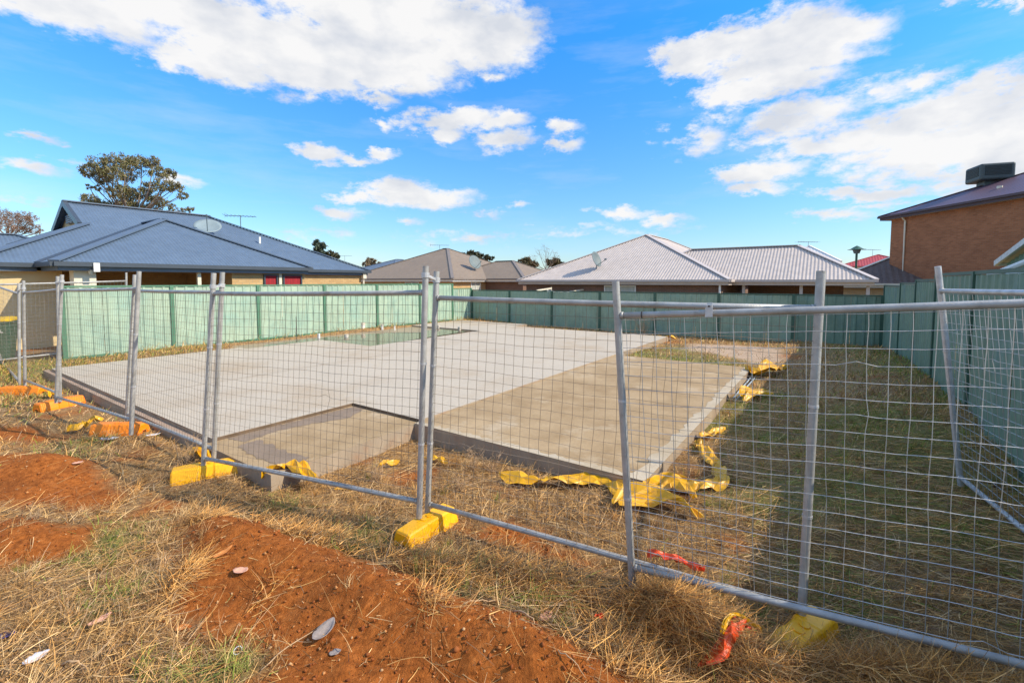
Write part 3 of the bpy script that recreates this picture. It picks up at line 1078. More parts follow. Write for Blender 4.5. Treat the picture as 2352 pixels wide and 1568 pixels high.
ST = 2.37
end_k = 5.52
kk = [-.95, 0, 1, 2, 3, 4, 4.92, end_k]
pan = []
for i in range(len(kk) - 1):
    P, Q = LF0 + Bv * ST * kk[i], LF0 + Bv * ST * kk[i + 1]
    zt = 1.80 if i < 6 else 1.57
    pan.append((P, Q, zt, zt - 1.80, M['mint']))
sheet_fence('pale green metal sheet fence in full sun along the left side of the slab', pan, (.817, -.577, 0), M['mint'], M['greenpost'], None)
corner = LF0 + Bv * ST * end_k
pan = []
for i in range(7):
    P, Q = corner - Av * ST * i + Vector((0.06, 0, 0)), corner - Av * ST * (i + 1) + Vector((0.06, 0, 0))
    pan.append((P, Q, 1.475, -.33, M['mint2'] if i == 6 else M['backgreen']))
back_end = pan[-1][1]
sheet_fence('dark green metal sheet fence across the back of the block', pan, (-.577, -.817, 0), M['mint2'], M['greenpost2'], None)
pan = []
ys = [(14.0, 1.60, None), (11.6, 1.80, None), (9.59, 1.88, None), (7.84, 1.94, None), (5.81, 2.03, None), (3.9, 2.03, None), (2.0, 2.03, None)]
us = []


def rf(Y):
    u = 1900 + 1975 / Y
    return Vector(((u - 1176) / F * Y, Y, 0))


Yl = [13.55, 11.6, 9.59, 7.84, 5.81, 3.87, 1.94, 0.0]
zt_ = [1.80, 1.88, 1.95, 2.04, 2.04, 1.45, 1.30]  # last two panels are unseen, lowered to shorten the fence's shadow
fdir = (rf(5) - rf(6)).normalized()
for i in range(len(Yl) - 1):
    P, Q = rf(Yl[i]) if Yl[i] > .5 else rf(1.94) + fdir * ST, rf(Yl[i + 1]) if Yl[i + 1] > .5 else rf(1.94) + fdir * ST
    pan.append((back_end + Vector((.05, -.02, 0)) if i == 0 else P, Q, zt_[i], zt_[i] - 1.95, M['mint2']))
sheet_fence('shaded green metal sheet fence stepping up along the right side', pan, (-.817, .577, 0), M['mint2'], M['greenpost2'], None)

# ------------------------------------------------------------------ temporary mesh panels
PX = dict(a=(43.5, 651, 44.5, 885), b=(54, 644.5, 57.5, 890), C=(132.5, 634.5, 138.5, 922), D=(142.5, 631, 129, 925), E=(310, 631, 291, 965),
          F=(319.5, 623, 301, 998), G=(491, 627, 467, 1069), H=(511, 625, 491, 1052), I=(978, 611, 963, 1188), J=(1003, 623, 982, 1180),
          K=(1414, 646, 1453, 1348), L=(1886, 622, 1841, 1415), M=(2154, 612, 2207, 1115), R=(290, 626, 291, 803))
POST = {}
for k, (a, b, c, d) in PX.items():
    A, Bq = atY(a, b, 1), atY(c, d, 1)
    Y = 2.1 / (A - Bq).length
    POST[k] = (atY(c, d, Y), atY(a, b, Y))
off = Vector((-12.15, 10.45, 0))
POST['O1'] = (Vector((-12.05, 10.6, -.05)), Vector((-12.05, 10.6, 2.05)))
POST['O2'] = (Vector((-12.2, 10.15, -.02)), Vector((-12.2, 10.15, 2.07)))
POST['Q1'] = (Vector((3.10, 1.72, .0)), Vector((3.14, 1.72, 2.1)))
POST['Q2'] = (Vector((3.12, 1.86, .0)), Vector((3.05, 1.9, 2.1)))

RP, RR = .0245, .0205


def mesh_panel(label, l, r, flo=(.05, .05), fhi=(.896, .896), wire='wire', rows=20, colw=.075, side=1, tubes='galv', bow=.02, seed=1):
    rnd = random.Random(seed)
    A0, A1 = POST[l]
    B0, B1 = POST[r]
    root = thing('temporary_fence_panel', label, 'fence panel', tuple(A0), 'wire mesh site fence panels')
    for (p0, p1) in ((A0, A1), (B0, B1)):
        mb = MB()
        mb.tube([p0, p0.lerp(p1, .5), p1], RP, 14, cap=False)
        # open top: inner wall of the tube
        mb.tube([p1, p1 - (p1 - p0).normalized() * .06], RP * .86, 14, cap=True)
        d = (p1 - p0).normalized()
        x_, y_ = d.orthogonal().normalized(), None
        y_ = d.cross(x_)
        n = 14
        vs = []
        for rr in (RP, RP * .86):
            vs += [p1 + (x_ * math.cos(2 * math.pi * j / n) + y_ * math.sin(2 * math.pi * j / n)) * rr for j in range(n)]
        mb.add(vs, [(j, (j + 1) % n, n + (j + 1) % n, n + j) for j in range(n)])
        mb.build('post', M[tubes], root, smooth=True)
    n_ = (B0 - A0).cross(Vector((0, 0, 1))).normalized()
    ends = []
    for (fa, fb, nm) in ((fhi[0], fhi[1], 'top_rail'), (flo[0], flo[1], 'bottom_rail')):
        pa, pb_ = A0.lerp(A1, fa), B0.lerp(B1, fb)
        dd = (pb_ - pa).normalized()
        mb = MB()
        mb.tube([pa + dd * .02] + [pa.lerp(pb_, t) + Vector((0, 0, -.006 * math.sin(math.pi * t) * (1 if nm == 'top_rail' else -1))) for t in (.25, .5, .75)] + [pb_ - dd * .02], RR, 12)
        # weld collars
        for q in (pa + dd * (RP + .006), pb_ - dd * (RP + .006)):
            mb.tube([q - dd * .008, q + dd * .008], RR * 1.18, 12)
        mb.build(nm, M[tubes], root, smooth=True)
        ends.append((pa, pb_))
    (ta, tb), (ba, bb) = ends
    W, Hh = (tb - ta).length, (ta - ba).length
    nc = max(4, int(W / colw))
    ph = [rnd.uniform(0, 6.3) for _ in range(8)]

    def pt(s, t):
        p = ba.lerp(bb, s).lerp(ta.lerp(tb, s), t)
        edge = math.sin(math.pi * s) * math.sin(math.pi * t)
        o_ = edge * (bow * .7 * math.sin(3.3 * s * W / 2 + ph[0]) + .006 * math.sin(9 * s + 5 * t + ph[1]))
        ix = .005 * math.sin(7 * t + 4.1 * s * W + ph[2]) + .003 * math.sin(17 * t + 9 * s + ph[3])
        iz = .006 * math.sin(3.7 * s * W + 5 * t + ph[4]) + .003 * math.sin(11 * s * W + ph[5])
        dl = (tb - ta).normalized()
        return p + n_ * (o_ + side * .012) + dl * ix * edge ** .3 + Vector((0, 0, iz * edge ** .4))

    wr = .0017 if wire == 'wire' else .0022
    mb = MB()
    kinks = {(rnd.randrange(nc), rnd.randrange(rows)) for _ in range(3)}
    for i in range(nc + 1):
        s = (i + .5) / (nc + 1)
        js = [rnd.gauss(0, .0011) for _ in range(rows + 1)]
        pts = [pt(s, j / rows) + Vector((js[j], 0, 0)) + n_ * side * .0034 for j in range(rows + 1)]
        for j in range(rows):
            if (i, j) in kinks:
                pts[j] = pts[j] + (tb - ta).normalized() * rnd.uniform(-.025, .025)
        mb.tube(pts, wr, 3, cap=False)
    for j in range(rows + 1):
        t = (j + .35) / (rows + .7)
        k = nc + 1
        pts = [pt(i / k, t) + Vector((0, 0, rnd.gauss(0, .0011))) for i in range(k + 1)]
        for i in range(1, k):
            if (i, j) in kinks:
                pts[i] = pts[i] + Vector((0, 0, rnd.uniform(.01, .035)))
        mb.tube(pts, wr, 3, cap=False)
    mb.build('wire_mesh', M[wire], root)
    # small clips pressed round the posts
    for (p0, p1) in ((A0, A1), (B0, B1)):
        for f in (.3, .62):
            mb = MB()
            q = p0.lerp(p1, f)
            mb.tube([q - (p1 - p0).normalized() * .008, q + (p1 - p0).normalized() * .008], RP * 1.12, 12)
            mb.build('wire_clip', M['galv_new'], root, smooth=False)
    return root


mesh_panel('leftmost mesh panel running off the frame beyond the first yellow foot', 'O1', 'a', (.05, .04), (.896, .9), seed=2)
mesh_panel('narrow-looking mesh panel between the first two orange feet on the left', 'b', 'C', (.07, .06), (.89, .896), seed=3)
mesh_panel('mesh panel in front of the left end of the slab, posts leaning left', 'D', 'F', (.045, .095), (.88, .896), seed=4)
mesh_panel('mesh panel in front of the brick ledge, left of the yellow foot at the porch', 'E', 'H', (.04, .05), (.893, .896), seed=5)
mesh_panel('mesh panel in front of the porch corner with brown wires, left of the centre joint', 'G', 'I', (.04, .065), (.896, .898), seed=6, rows=22)
p5 = mesh_panel('mesh panel in front of the tan garage slab, right of the centre joint', 'J', 'L', (.043, .02), (.894, .895), seed=7, rows=22, colw=.082)
p6 = mesh_panel('closest mesh panel with bright wires running off the right of the frame', 'K', 'Q1', (.07, .06), (.892, .90), wire='wire_bright', rows=18, colw=.093, seed=8, side=-1)
mesh_panel('leaning mesh panel at the far right, coming towards the camera beside the green fence', 'M', 'Q2', (.042, .05), (.892, .893), wire='wire_bright', tubes='galv_new', seed=9)
mesh_panel('mesh panel standing across the neighbour yard in front of the wheelie bin', 'O2', 'R', (.05, .045), (.89, .893), seed=10, wire='wire_bright')


def clamp(parent, l, r, f, label=None):
    mb = MB()
    qs = []
    for k in (l, r):
        p0, p1 = POST[k]
        q = p0.lerp(p1, f)
        d = (p1 - p0).normalized()
        mb.tube([q - d * .02, q - d * .014, q + d * .014, q + d * .02], RP * 1.3, 14)
        qs.append(q)
    mb.bar(qs[0], qs[1], .028, .02)
    m_ = (qs[0] + qs[1]) / 2
    mb.tube([m_ + Vector((0, -.03, 0)), m_ + Vector((0, .02, 0))], .007, 6)
    o = mb.build('coupling_clamp', M['galv_new'], None, smooth=False, origin=tuple(m_))
    tag(o, label, 'clamp', 'couplings joining the mesh panels')


clamp(None, 'I', 'J', .965, 'galvanised clamp joining the two posts at the centre joint')
clamp(None, 'G', 'H', .93, 'galvanised clamp joining the posts above the yellow foot by the porch')
clamp(None, 'C', 'D', .95, 'galvanised clamp joining the crossed posts above the small orange foot')
clamp(None, 'a', 'b', .93, 'galvanised clamp joining the two leftmost posts')
# folded steel bracket hooked over the top rail of the closest panel and a dark tie beside it
A0, A1 = POST['K']
B0, B1 = POST['Q1']
ra, rb = A0.lerp(A1, .892), B0.lerp(B1, .90)
dd = (rb - ra).normalized()


def on_rail(u):
    best = min((abs(1176 + F * (ra.lerp(rb, t / 400).x) / (ra.lerp(rb, t / 400).y) - u), t / 400) for t in range(400))
    return ra.lerp(rb, best[1])


q = on_rail(1631)
br_ = thing('rail_bracket', 'bright folded steel bracket hooked over the top rail of the closest panel', 'bracket', tuple(q))
mb = MB()
sd_ = dd.cross(Vector((0, 0, 1))).normalized()
mb.obox(q + Vector((0, 0, .004)) + sd_ * .026, dd, sd_, (0, 0, 1), .021, .003, .028)
mb.obox(q + Vector((0, 0, .034)) + sd_ * .008, dd, sd_, (0, 0, 1), .016, .02, .012)
mb.obox(q + Vector((0, 0, .030)) - sd_ * .02, dd, sd_, (0, 0, 1), .016, .003, .03)
mb.build('plate', M['galv_new'], br_)
mb = MB()
mb.tube([q + Vector((0, 0, .040)) + sd_ * .028, q + Vector((0, 0, .040)) + sd_ * .036], .006, 6)
mb.build('bolt', M['black'], br_)
q = on_rail(1476)
mb = MB()
mb.tube([q - dd * .003, q + dd * .003], RR * 1.12, 12)
tag(mb.build('cable_tie', M['black'], None, origin=tuple(q)), 'black cable tie round the top rail near its left end', 'cable tie')


# ------------------------------------------------------------------ plastic feet
def foot(label, p, q, m, L_=.62):
    p, q = Vector(p), Vector(q)
    c = (p + q) / 2
    d = (q - p)
    d.z = 0
    yaw = math.atan2(d.y, d.x)
    z0 = min(G(c.x, c.y), G(p.x, p.y) + .03) - (.045 if 'buried' in label else .01)
    root = thing('fence_foot', label, 'fence foot', (c.x, c.y, z0), 'plastic feet holding the mesh panels')
    hl = L_ / 2
    secs = [(-hl, .105, .062, .125, 0), (-hl + .012, .118, .072, .148, 1), (-.075, .122, .078, .155, 1), (-.06, .104, .07, .150, 1),
            (.06, .104, .07, .150, 1), (.075, .122, .078, .155, 1), (hl - .012, .118, .072, .148, 1), (hl, .105, .062, .125, 0)]
    mb = MB()
    vs, fs = [], []
    for (x, wb_, wt, h, _) in secs:
        vs += [(x, -wb_, 0), (x, -wb_ * .93, .045), (x, -wt - .006, h - .012), (x, -wt + .008, h), (x, wt - .008, h), (x, wt + .006, h - .012), (x, wb_ * .93, .045), (x, wb_, 0),
               (x, .045, 0), (x, .032, .06), (x, -.032, .06), (x, -.045, 0)]
    n = 12
    for i in range(len(secs) - 1):
        for j in range(n):
            fs.append((i * n + j, i * n + (j + 1) % n, (i + 1) * n + (j + 1) % n, (i + 1) * n + j))
    e = (len(secs) - 1) * n
    fs += [(0, 1, 10, 11), (1, 2, 3, 4, 5, 6, 9, 10), (6, 7, 8, 9), (e + 11, e + 10, e + 1, e + 0), (e + 10, e + 9, e + 6, e + 5, e + 4, e + 3, e + 2, e + 1), (e + 9, e + 8, e + 7, e + 6)]
    mb.add(vs, fs)
    o = mb.build('block', m, None)
    o.parent = root
    bv = o.modifiers.new('bevel', 'BEVEL')
    bv.width = .006
    bv.segments = 2
    bv.limit_method = 'ANGLE'
    mb = MB()
    for s_ in (-1, 1):
        mb.tube([(s_ * .035, 0, .149), (s_ * .035, 0, .158)], .03, 14)
    o2 = mb.build('socket', m, None)
    o2.parent = root
    root.rotation_euler = (0, 0, yaw)
    return root


def pg(u, v, z=-.12):
    return at(u, v, z)


foot('yellow-orange plastic foot at the far left edge under two posts', pg(5, 893), pg(98, 893), M['orange_plastic'], .8)
foot('small orange plastic foot with a slot facing the camera, second from the left', pg(108, 930), pg(165, 918), M['orange_plastic'], .62)
foot('long orange plastic foot beside yellow film at the left end of the slab', pg(215, 985), pg(335, 985), M['orange_plastic'], .68)
foot('yellow plastic foot below the brick ledge left of the porch', pg(400, 1088), pg(548, 1062), M['yellow_plastic'], .64)
foot('bright yellow plastic foot under the centre joint', pg(925, 1232, -.1), pg(1030, 1168, -.1), M['yellow_plastic'], .56)
foot('yellow plastic foot half buried in straw under the right-hand panel joint', pg(1800, 1480, -.1), pg(1880, 1410, -.1), M['yellow_plastic'], .55)


# ------------------------------------------------------------------ crumpled film
def film(name, label, cat, pts, w, m, seed, lift=.05, group=None, up=.0):
    """pts: ground path (pixels); a crumpled ribbon of film following it"""
    rnd = np.random.default_rng(seed)
    P = [at(u, v, -.16) for (u, v) in pts]
    cum = [0]
    for i in range(len(P) - 1):
        cum.append(cum[-1] + (P[i + 1] - P[i]).length)
    w = w * 1.4
    lift *= 1.5
    n = max(4, int(cum[-1] / max(.055, w * .36)))
    nw = 5
    vs = []
    for i in range(n + 1):
        s = cum[-1] * i / n
        k = max(j for j in range(len(cum) - 1) if cum[j] <= s + 1e-9)
        t = (s - cum[k]) / max(1e-6, cum[k + 1] - cum[k])
        c = P[k].lerp(P[k + 1], t)
        d = (P[min(k + 1, len(P) - 1)] - P[k]).normalized()
        side = Vector((-d.y, d.x, 0))
        wl = w * rnd.uniform(.55, 1.1) * (1 if 0 < i < n else .45)
        tw = rnd.uniform(-1.0, 1.0)
        for j in range(nw):
            a = j / (nw - 1) - .5
            fold = rnd.uniform(0, 1) * lift * (1.3 if (i + j) % 2 else .25)
            ca = c + side * (a * wl * math.cos(tw)) + d * rnd.uniform(-.22, .22) * w
            vs.append((ca.x, ca.y, up + .012 + max(0, a * math.sin(tw) + .25) * wl * .6 + fold))
    g_ = gz(np.array([v[0] for v in vs]), np.array([v[1] for v in vs]))
    vs = [(v[0], v[1], v[2] + float(g)) for v, g in zip(vs, g_)]
    fs = []
    for i in range(n):
        for j in range(nw - 1):
            q = (i * nw + j, (i + 1) * nw + j, (i + 1) * nw + j + 1, i * nw + j + 1)
            if (i + j) % 2:
                fs += [(q[0], q[1], q[2]), (q[0], q[2], q[3])]
            else:
                fs += [(q[0], q[1], q[3]), (q[1], q[2], q[3])]
    mb = MB()
    mb.add(vs, fs)
    o = mb.build(name, m, None, origin=(P[0].x, P[0].y, float(g_[0])))
    sub = o.modifiers.new('soft_creases', 'SUBSURF')
    sub.levels = sub.render_levels = 1
    sol = o.modifiers.new('thickness', 'SOLIDIFY')
    sol.thickness = .0015
    tag(o, label, cat, group)
    return o


YG = 'torn yellow plastic film round the slab'
film('yellow_film', 'torn yellow film strip lying along the front of the garage slab', 'plastic film', [(1150, 1092), (1215, 1108), (1290, 1112), (1350, 1108), (1395, 1112), (1440, 1150)], .17, M['film'], 1, .06, YG)
film('yellow_film', 'large crumpled heap of yellow film below the garage slab corner', 'plastic film', [(1415, 1172), (1470, 1160), (1540, 1165), (1600, 1196)], .30, M['film'], 2, .09, YG)
film('yellow_film', 'yellow film bunched against the garage slab corner', 'plastic film', [(1470, 1150), (1520, 1128), (1560, 1125), (1600, 1160)], .20, M['film'], 12, .10, YG)
film('yellow_film', 'loop of yellow film standing right of the garage slab corner', 'plastic film', [(1560, 1135), (1625, 1128), (1662, 1128), (1645, 1085), (1615, 1045), (1602, 1020)], .12, M['film'], 3, .05, YG)
film('yellow_film', 'yellow film scrap by the middle of the garage slab side below the grey conduits', 'plastic film', [(1610, 1010), (1640, 1000), (1660, 985)], .12, M['film'], 4, .05, YG)
film('yellow_film', 'yellow film bunched on the grass beside the far end of the grey conduits', 'plastic film', [(1708, 930), (1740, 922), (1765, 912)], .34, M['film'], 5, .10, YG)
film('yellow_film', 'shiny yellow film by the right corner of the garage slab', 'plastic film', [(1716, 862), (1745, 872), (1775, 860), (1802, 856)], .34, M['film'], 6, .14, YG)
film('yellow_film', 'yellow film lying flat past the far right corner of the main slab', 'plastic film', [(1508, 779), (1530, 783), (1556, 781)], .35, M['film'], 7, .08, YG)
film('yellow_film', 'crumpled yellow film under the bottom rail at the porch corner', 'plastic film', [(604, 1110), (640, 1100), (680, 1092), (722, 1116)], .22, M['film'], 8, .13, YG, .05)
film('yellow_film', 'small yellow film scrap in the dry weeds right of the porch', 'plastic film', [(868, 1058), (890, 1052), (918, 1046)], .09, M['film'], 9, .05, YG)
film('yellow_film', 'yellow film scrap behind the centre joint posts', 'plastic film', [(975, 1040), (1005, 1045), (1030, 1052)], .10, M['film'], 10, .05, YG)
film('yellow_film', 'narrow yellow film strip left of the long orange foot', 'plastic film', [(156, 991), (185, 988), (205, 975), (235, 966)], .13, M['film'], 11, .08, YG)
film('yellow_film', 'yellow film tuft behind the small orange foot', 'plastic film', [(112, 912), (124, 906), (140, 910)], .14, M['film'], 13, .08, YG)
film('yellow_film', 'yellow film corner behind the yellow foot by the porch', 'plastic film', [(436, 1046), (458, 1050), (480, 1058)], .14, M['film'], 14, .08, YG)
film('yellow_film', 'faded yellow film sliver in front of the porch side', 'plastic film', [(770, 1108), (790, 1104), (805, 1108)], .06, M['film'], 15, .02, YG)
OG = 'orange barrier tape scraps in the straw'
film('orange_tape', 'orange tape scrap crumpled behind the bottom rail right of the near post', 'barrier tape', [(1488, 1302), (1515, 1300), (1545, 1306), (1575, 1308), (1610, 1330)], .09, M['orange_film'], 21, .07, OG, .03)
film('orange_tape', 'long orange tape scrap climbing through straw at the bottom edge', 'barrier tape', [(1610, 1555), (1650, 1545), (1680, 1500), (1700, 1470), (1735, 1490)], .09, M['orange_film'], 22, .04, OG, .04)
film('yellow_tape', 'yellow tape strip curving over the orange tape at the bottom edge', 'barrier tape', [(1655, 1515), (1672, 1485), (1700, 1475), (1750, 1495)], .035, M['film'], 23, .03, None, .08)
film('orange_tape', 'tiny orange tape scrap alone on the straw', 'barrier tape', [(1366, 1437), (1376, 1434), (1387, 1435)], .035, M['red_flower'], 24, .03, OG, .05)

# ------------------------------------------------------------------ pipes in and beside the slab
def pipe(label, u, vb, vt, r, m='white', cap=True, group='pvc stub pipes rising from the slab'):
    b = at(u, vb, ZS - .06)
    t = atY(u, vt, b.y)
    root = thing('stub_pipe', label, 'pipe', tuple(b), group)
    mb = MB()
    mb.tube([b, (b.x, b.y, t.z)], r, 12)
    mb.build('tube', M[m], root, smooth=False)
    if cap:
        mb = MB()
        mb.tube([(b.x, b.y, t.z - r * 1.1), (b.x, b.y, t.z + .006)], r * 1.16, 12)
        mb.build('cap', M['dirty_white'], root)
    return root


pipe('tallest white pvc stub pipe at the back of the puddle', 833.5, 760, 741, .085, 'white', True)
pipe('white pvc stub pipe right of the tallest one, near the green fence', 878, 757, 745, .05, 'white', True)
pipe('thin white pvc stub, rightmost on the silty strip', 906.5, 758, 747.5, .03, 'white', True)
pipe('short white pvc stub at the left inner corner of the raised slab', 732.4, 778.5, 766, .045, 'white', False)
pipe('dirty white capped stub standing in the middle of the puddle', 795.5, 776, 768, .065, 'white', True)
pipe('squat dirty stub at the left end of the wet strip', 595, 784.5, 779, .075, 'dirty_white', True)
pipe('brown capped stub at the right tip of the puddle', 1055.5, 760, 750.6, .06, 'dirty_white', True)
pipe('dull stub pipe behind the centre joint posts', 1006.7, 755, 747, .06, 'dirty_white', True)
pipe('small white stub beside the left edge of the slab', 516, 791, 784, .05, 'white', False)
b = at(660, 775, ZS - .06)
root = thing('pipe_elbow', 'white pvc pipe with side outlet at the left end of the puddle', 'pipe', tuple(b))
mb = MB()
mb.tube([b, b + Vector((0, 0, .12))], .07, 12)
mb.build('tube', M['white'], root)
mb = MB()
mb.tube([b + Vector((-.12, 0, .12)), b + Vector((.12, 0, .13))], .045, 12)
mb.build('outlet', M['dirty_white'], root)
b = at(682, 786, ZS - .06)
mb = MB()
mb.tube([b, b + Vector((0, 0, .84))], .012, 8)
tag(mb.build('steel_stake', M['black'], None, origin=tuple(b)), 'thin dark steel stake standing at the left end of the puddle', 'stake')
b = at(679, 783, ZS - .03)
for (dx, dl, lab) in ((0, 0, 'grey-blue conduit lying closest against the garage slab side'), (.07, .1, 'grey-blue conduit lying on the outer side of its twin')):
    p0 = Rt + Vector((.817, -.577, 0)) * (.06 + dx) - Bv * (.25 + dl)
    p1 = p0 - Bv * (2.5 + dl)
    mb = MB()
    n = 12
    pts = []
    for i in range(n + 1):
        q = p0.lerp(p1, i / n)
        pts.append((q.x, q.y, -.13 + .006 * math.sin(i + dx * 30)))
    mb.tube(pts, .014, 8)
    tag(mb.build('conduit', M['grey_pipe'], None, smooth=True, origin=pts[0]), lab, 'conduit', 'grey conduits beside the garage slab')


# ------------------------------------------------------------------ houses
def v3(p, z):
    return Vector((p.x, p.y, z))


def hip_roof(root, p, a, b, La, Lb, z, tan, m, cap, trim, pitch=.11, amp=.012, gut=.11, far=False, fascia=.17, fasm=None):
    """hip roof over a rectangle: p near corner, unit a and b along the sides. Returns nothing; adds roof part with ridge caps and gutter"""
    c = [p, p + a * La, p + a * La + b * Lb, p + b * Lb]
    if La >= Lb:
        h = Lb / 2
        r0, r1 = p + a * h + b * h, p + a * (La - h) + b * h
        faces = [([c[0], c[1]], [r1, r0], a), ([c[2], c[3]], [r0, r1], a), ([c[1], c[2]], [r1], b), ([c[3], c[0]], [r0], b)]
    else:
        h = La / 2
        r0, r1 = p + a * h + b * h, p + a * h + b * (Lb - h)
        faces = [([c[0], c[1]], [r0], a), ([c[1], c[2]], [r1, r0], b), ([c[2], c[3]], [r1], a), ([c[3], c[0]], [r0, r1], b)]
    zr = z + h * tan
    mb = MB()
    for (lo, hi, e) in faces:
        pts = [v3(q, z) for q in lo] + [v3(q, zr) for q in hi]
        if far:
            mb.poly(pts)
        else:
            mb.corr(pts, e, pitch, amp)
    rf_ = mb.build('roof', m, root)
    mb = MB()
    up = Vector((0, 0, .02))
    if (r1 - r0).length > .05:
        mb.bar(v3(r0, zr) + up, v3(r1, zr) + up, .26, .035)
    near = {0: r0, 1: r1 if La >= Lb else r0, 2: r1, 3: r0 if La >= Lb else r1}
    for i in range(4):
        mb.bar(v3(c[i], z) + up, v3(near[i], zr) + up, .24, .035)
    mb.build('ridge_cap', cap, rf_)
    mb = MB()
    for i in range(4):
        q0, q1 = c[i], c[(i + 1) % 4]
        mb.bar(v3(q0, z - gut / 2 + .01), v3(q1, z - gut / 2 + .01), .13, gut)
    mb.build('gutter', trim, rf_)
    mb = MB()
    ins = .07
    ci = [p + a * ins + b * ins, p + a * (La - ins) + b * ins, p + a * (La - ins) + b * (Lb - ins), p + a * ins + b * (Lb - ins)]
    for i in range(4):
        q0, q1 = ci[i], ci[(i + 1) % 4]
        mb.bar(v3(q0, z - gut - fascia / 2 + .04), v3(q1, z - gut - fascia / 2 + .04), .03, fascia)
    mb.build('fascia', fasm or cap, rf_)
    mb = MB()
    mb.poly([v3(q, z - gut - fascia + .06) for q in ci])
    mb.build('soffit', M['soffit'], rf_)
    return rf_, zr, r0, r1


def wall_box(root, p, a, b, La, Lb, z0, z1, m, inset=.45, name='wall'):
    mb = MB()
    q = p + a * inset + b * inset
    LA, LB = La - 2 * inset, Lb - 2 * inset
    mb.prism([q, q + a * LA, q + a * LA + b * LB, q + b * LB], z0, z1)
    return mb.build(name, m, root)


def window(root, p, d, w, z0, z1, pane='glass', frame='cream_trim', out=Vector((0, 0, 0)), mull=True):
    """framed window standing on a wall: p is its left foot, d along the wall, out = outward unit vector"""
    mb = MB()
    pz = lambda t, z: (p + d * t) + Vector((0, 0, z)) + out * .03
    for (t0, t1, za, zb) in ((0, w, z0, z0 + .05), (0, w, z1 - .05, z1), (0, .05, z0 + .05, z1 - .05), (w - .05, w, z0 + .05, z1 - .05)) + (((w / 2 - .02, w / 2 + .02, z0 + .05, z1 - .05),) if mull else ()):
        mb.obox((pz(t0, za) + pz(t1, zb)) / 2, d, out, (0, 0, 1), (t1 - t0) / 2, .035, (zb - za) / 2)
    fr = mb.build('window', M[frame], root)
    mb = MB()
    mb.obox((pz(0, z0) + pz(w, z1)) / 2 - out * .02, d, out, (0, 0, 1), w / 2 - .03, .01, (z1 - z0) / 2 - .03)
    mb.build('pane', M[pane], fr)
    return fr


# --- blue-roofed house on the left
PV = Vector((-.8168, .577, 0))            # from the fence into the neighbour's block
ZE, TN = 2.44, .486
lot = lambda s, o: Vector((-9.68, 12.9, 0)) + Bv * s + PV * o
bh = thing('brick_house', 'low cream brick house with large slate blue steel roof beyond the left fence', 'house', tuple(lot(0, 5)))
hw = 5.09
ofs = 3.2
near_s, far_s = -2.3 - 4.2, 9.27
mb = MB()
zR = ZE + TN * hw
rfar = lot(far_s - hw, ofs + hw)
peak = rfar - Bv * 4.56
gw = 1.95
zb_ = zR - TN * gw
c_nf = lot(far_s - hw - 4.56 - (hw - gw), ofs)                      # near corner, front
c_nb = lot(far_s - hw - 4.56 - (hw - gw), ofs + 2 * hw)
c_ff, c_fb = lot(far_s, ofs), lot(far_s, ofs + 2 * hw)
gf, gb = peak - PV * gw, peak + PV * gw
mb.corr([v3(c_ff, ZE), v3(rfar, zR), v3(peak, zR), v3(gf, zb_), v3(c_nf, ZE)], Bv, .10, .007)
mb.corr([v3(c_fb, ZE), v3(rfar, zR), v3(peak, zR), v3(gb, zb_), v3(c_nb, ZE)], Bv, .10, .007)
mb.corr([v3(c_ff, ZE), v3(c_fb, ZE), v3(rfar, zR)], PV, .10, .007)
mb.corr([v3(c_nf, ZE), v3(c_nb, ZE), v3(gb, zb_), v3(gf, zb_)], PV, .10, .007)
roof = mb.build('roof', M['blue_roof'], bh)
up = Vector((0, 0, .03))
mb = MB()
for (p, za, q, zq) in ((rfar, zR, peak - Bv * .25, zR), (c_ff, ZE, rfar, zR), (c_fb, ZE, rfar, zR), (c_nf, ZE, gf, zb_), (c_nb, ZE, gb, zb_)):
    mb.bar(v3(p, za) + up, v3(q, zq) + up, .26, .04)
mb.build('ridge_cap', M['blue_cap'], roof)
mb = MB()
mb.bar(v3(peak - Bv * .2, zR - .06), v3(gf - Bv * .2, zb_ - .06), .12, .2)
mb.bar(v3(peak - Bv * .2, zR - .06), v3(gb - Bv * .2, zb_ - .06), .12, .2)
mb.build('barge_board', M['blue_dark'], roof)
mb = MB()
for g_ in (gf, gb):
    mb.poly([v3(peak, zR + .012), v3(peak - Bv * .24, zR + .012), v3(g_ - Bv * .24, zb_ + .012), v3(g_, zb_ + .012)])
mb.build('gable_overhang', M['blue_roof'], roof)
mb = MB()
mb.poly([v3(gf, zb_), v3(gb, zb_), v3(peak, zR)])
mb.build('gable_wall', M['cream'], bh)
mb = MB()
mb.obox(v3(peak - Bv * .06 - PV * .1, zb_ + .3), PV, Bv, (0, 0, 1), .5, .03, .16)
mb.build('gable_vent', M['soffit'], bh)
mb = MB()
for i in range(4):
    mb.obox(v3(peak - Bv * .10 - PV * .1, zb_ + .19 + .075 * i), PV, Bv, (0, 0, 1), .46, .02, .022)
mb.build('vent_slats', M['blue_cap'], bh)
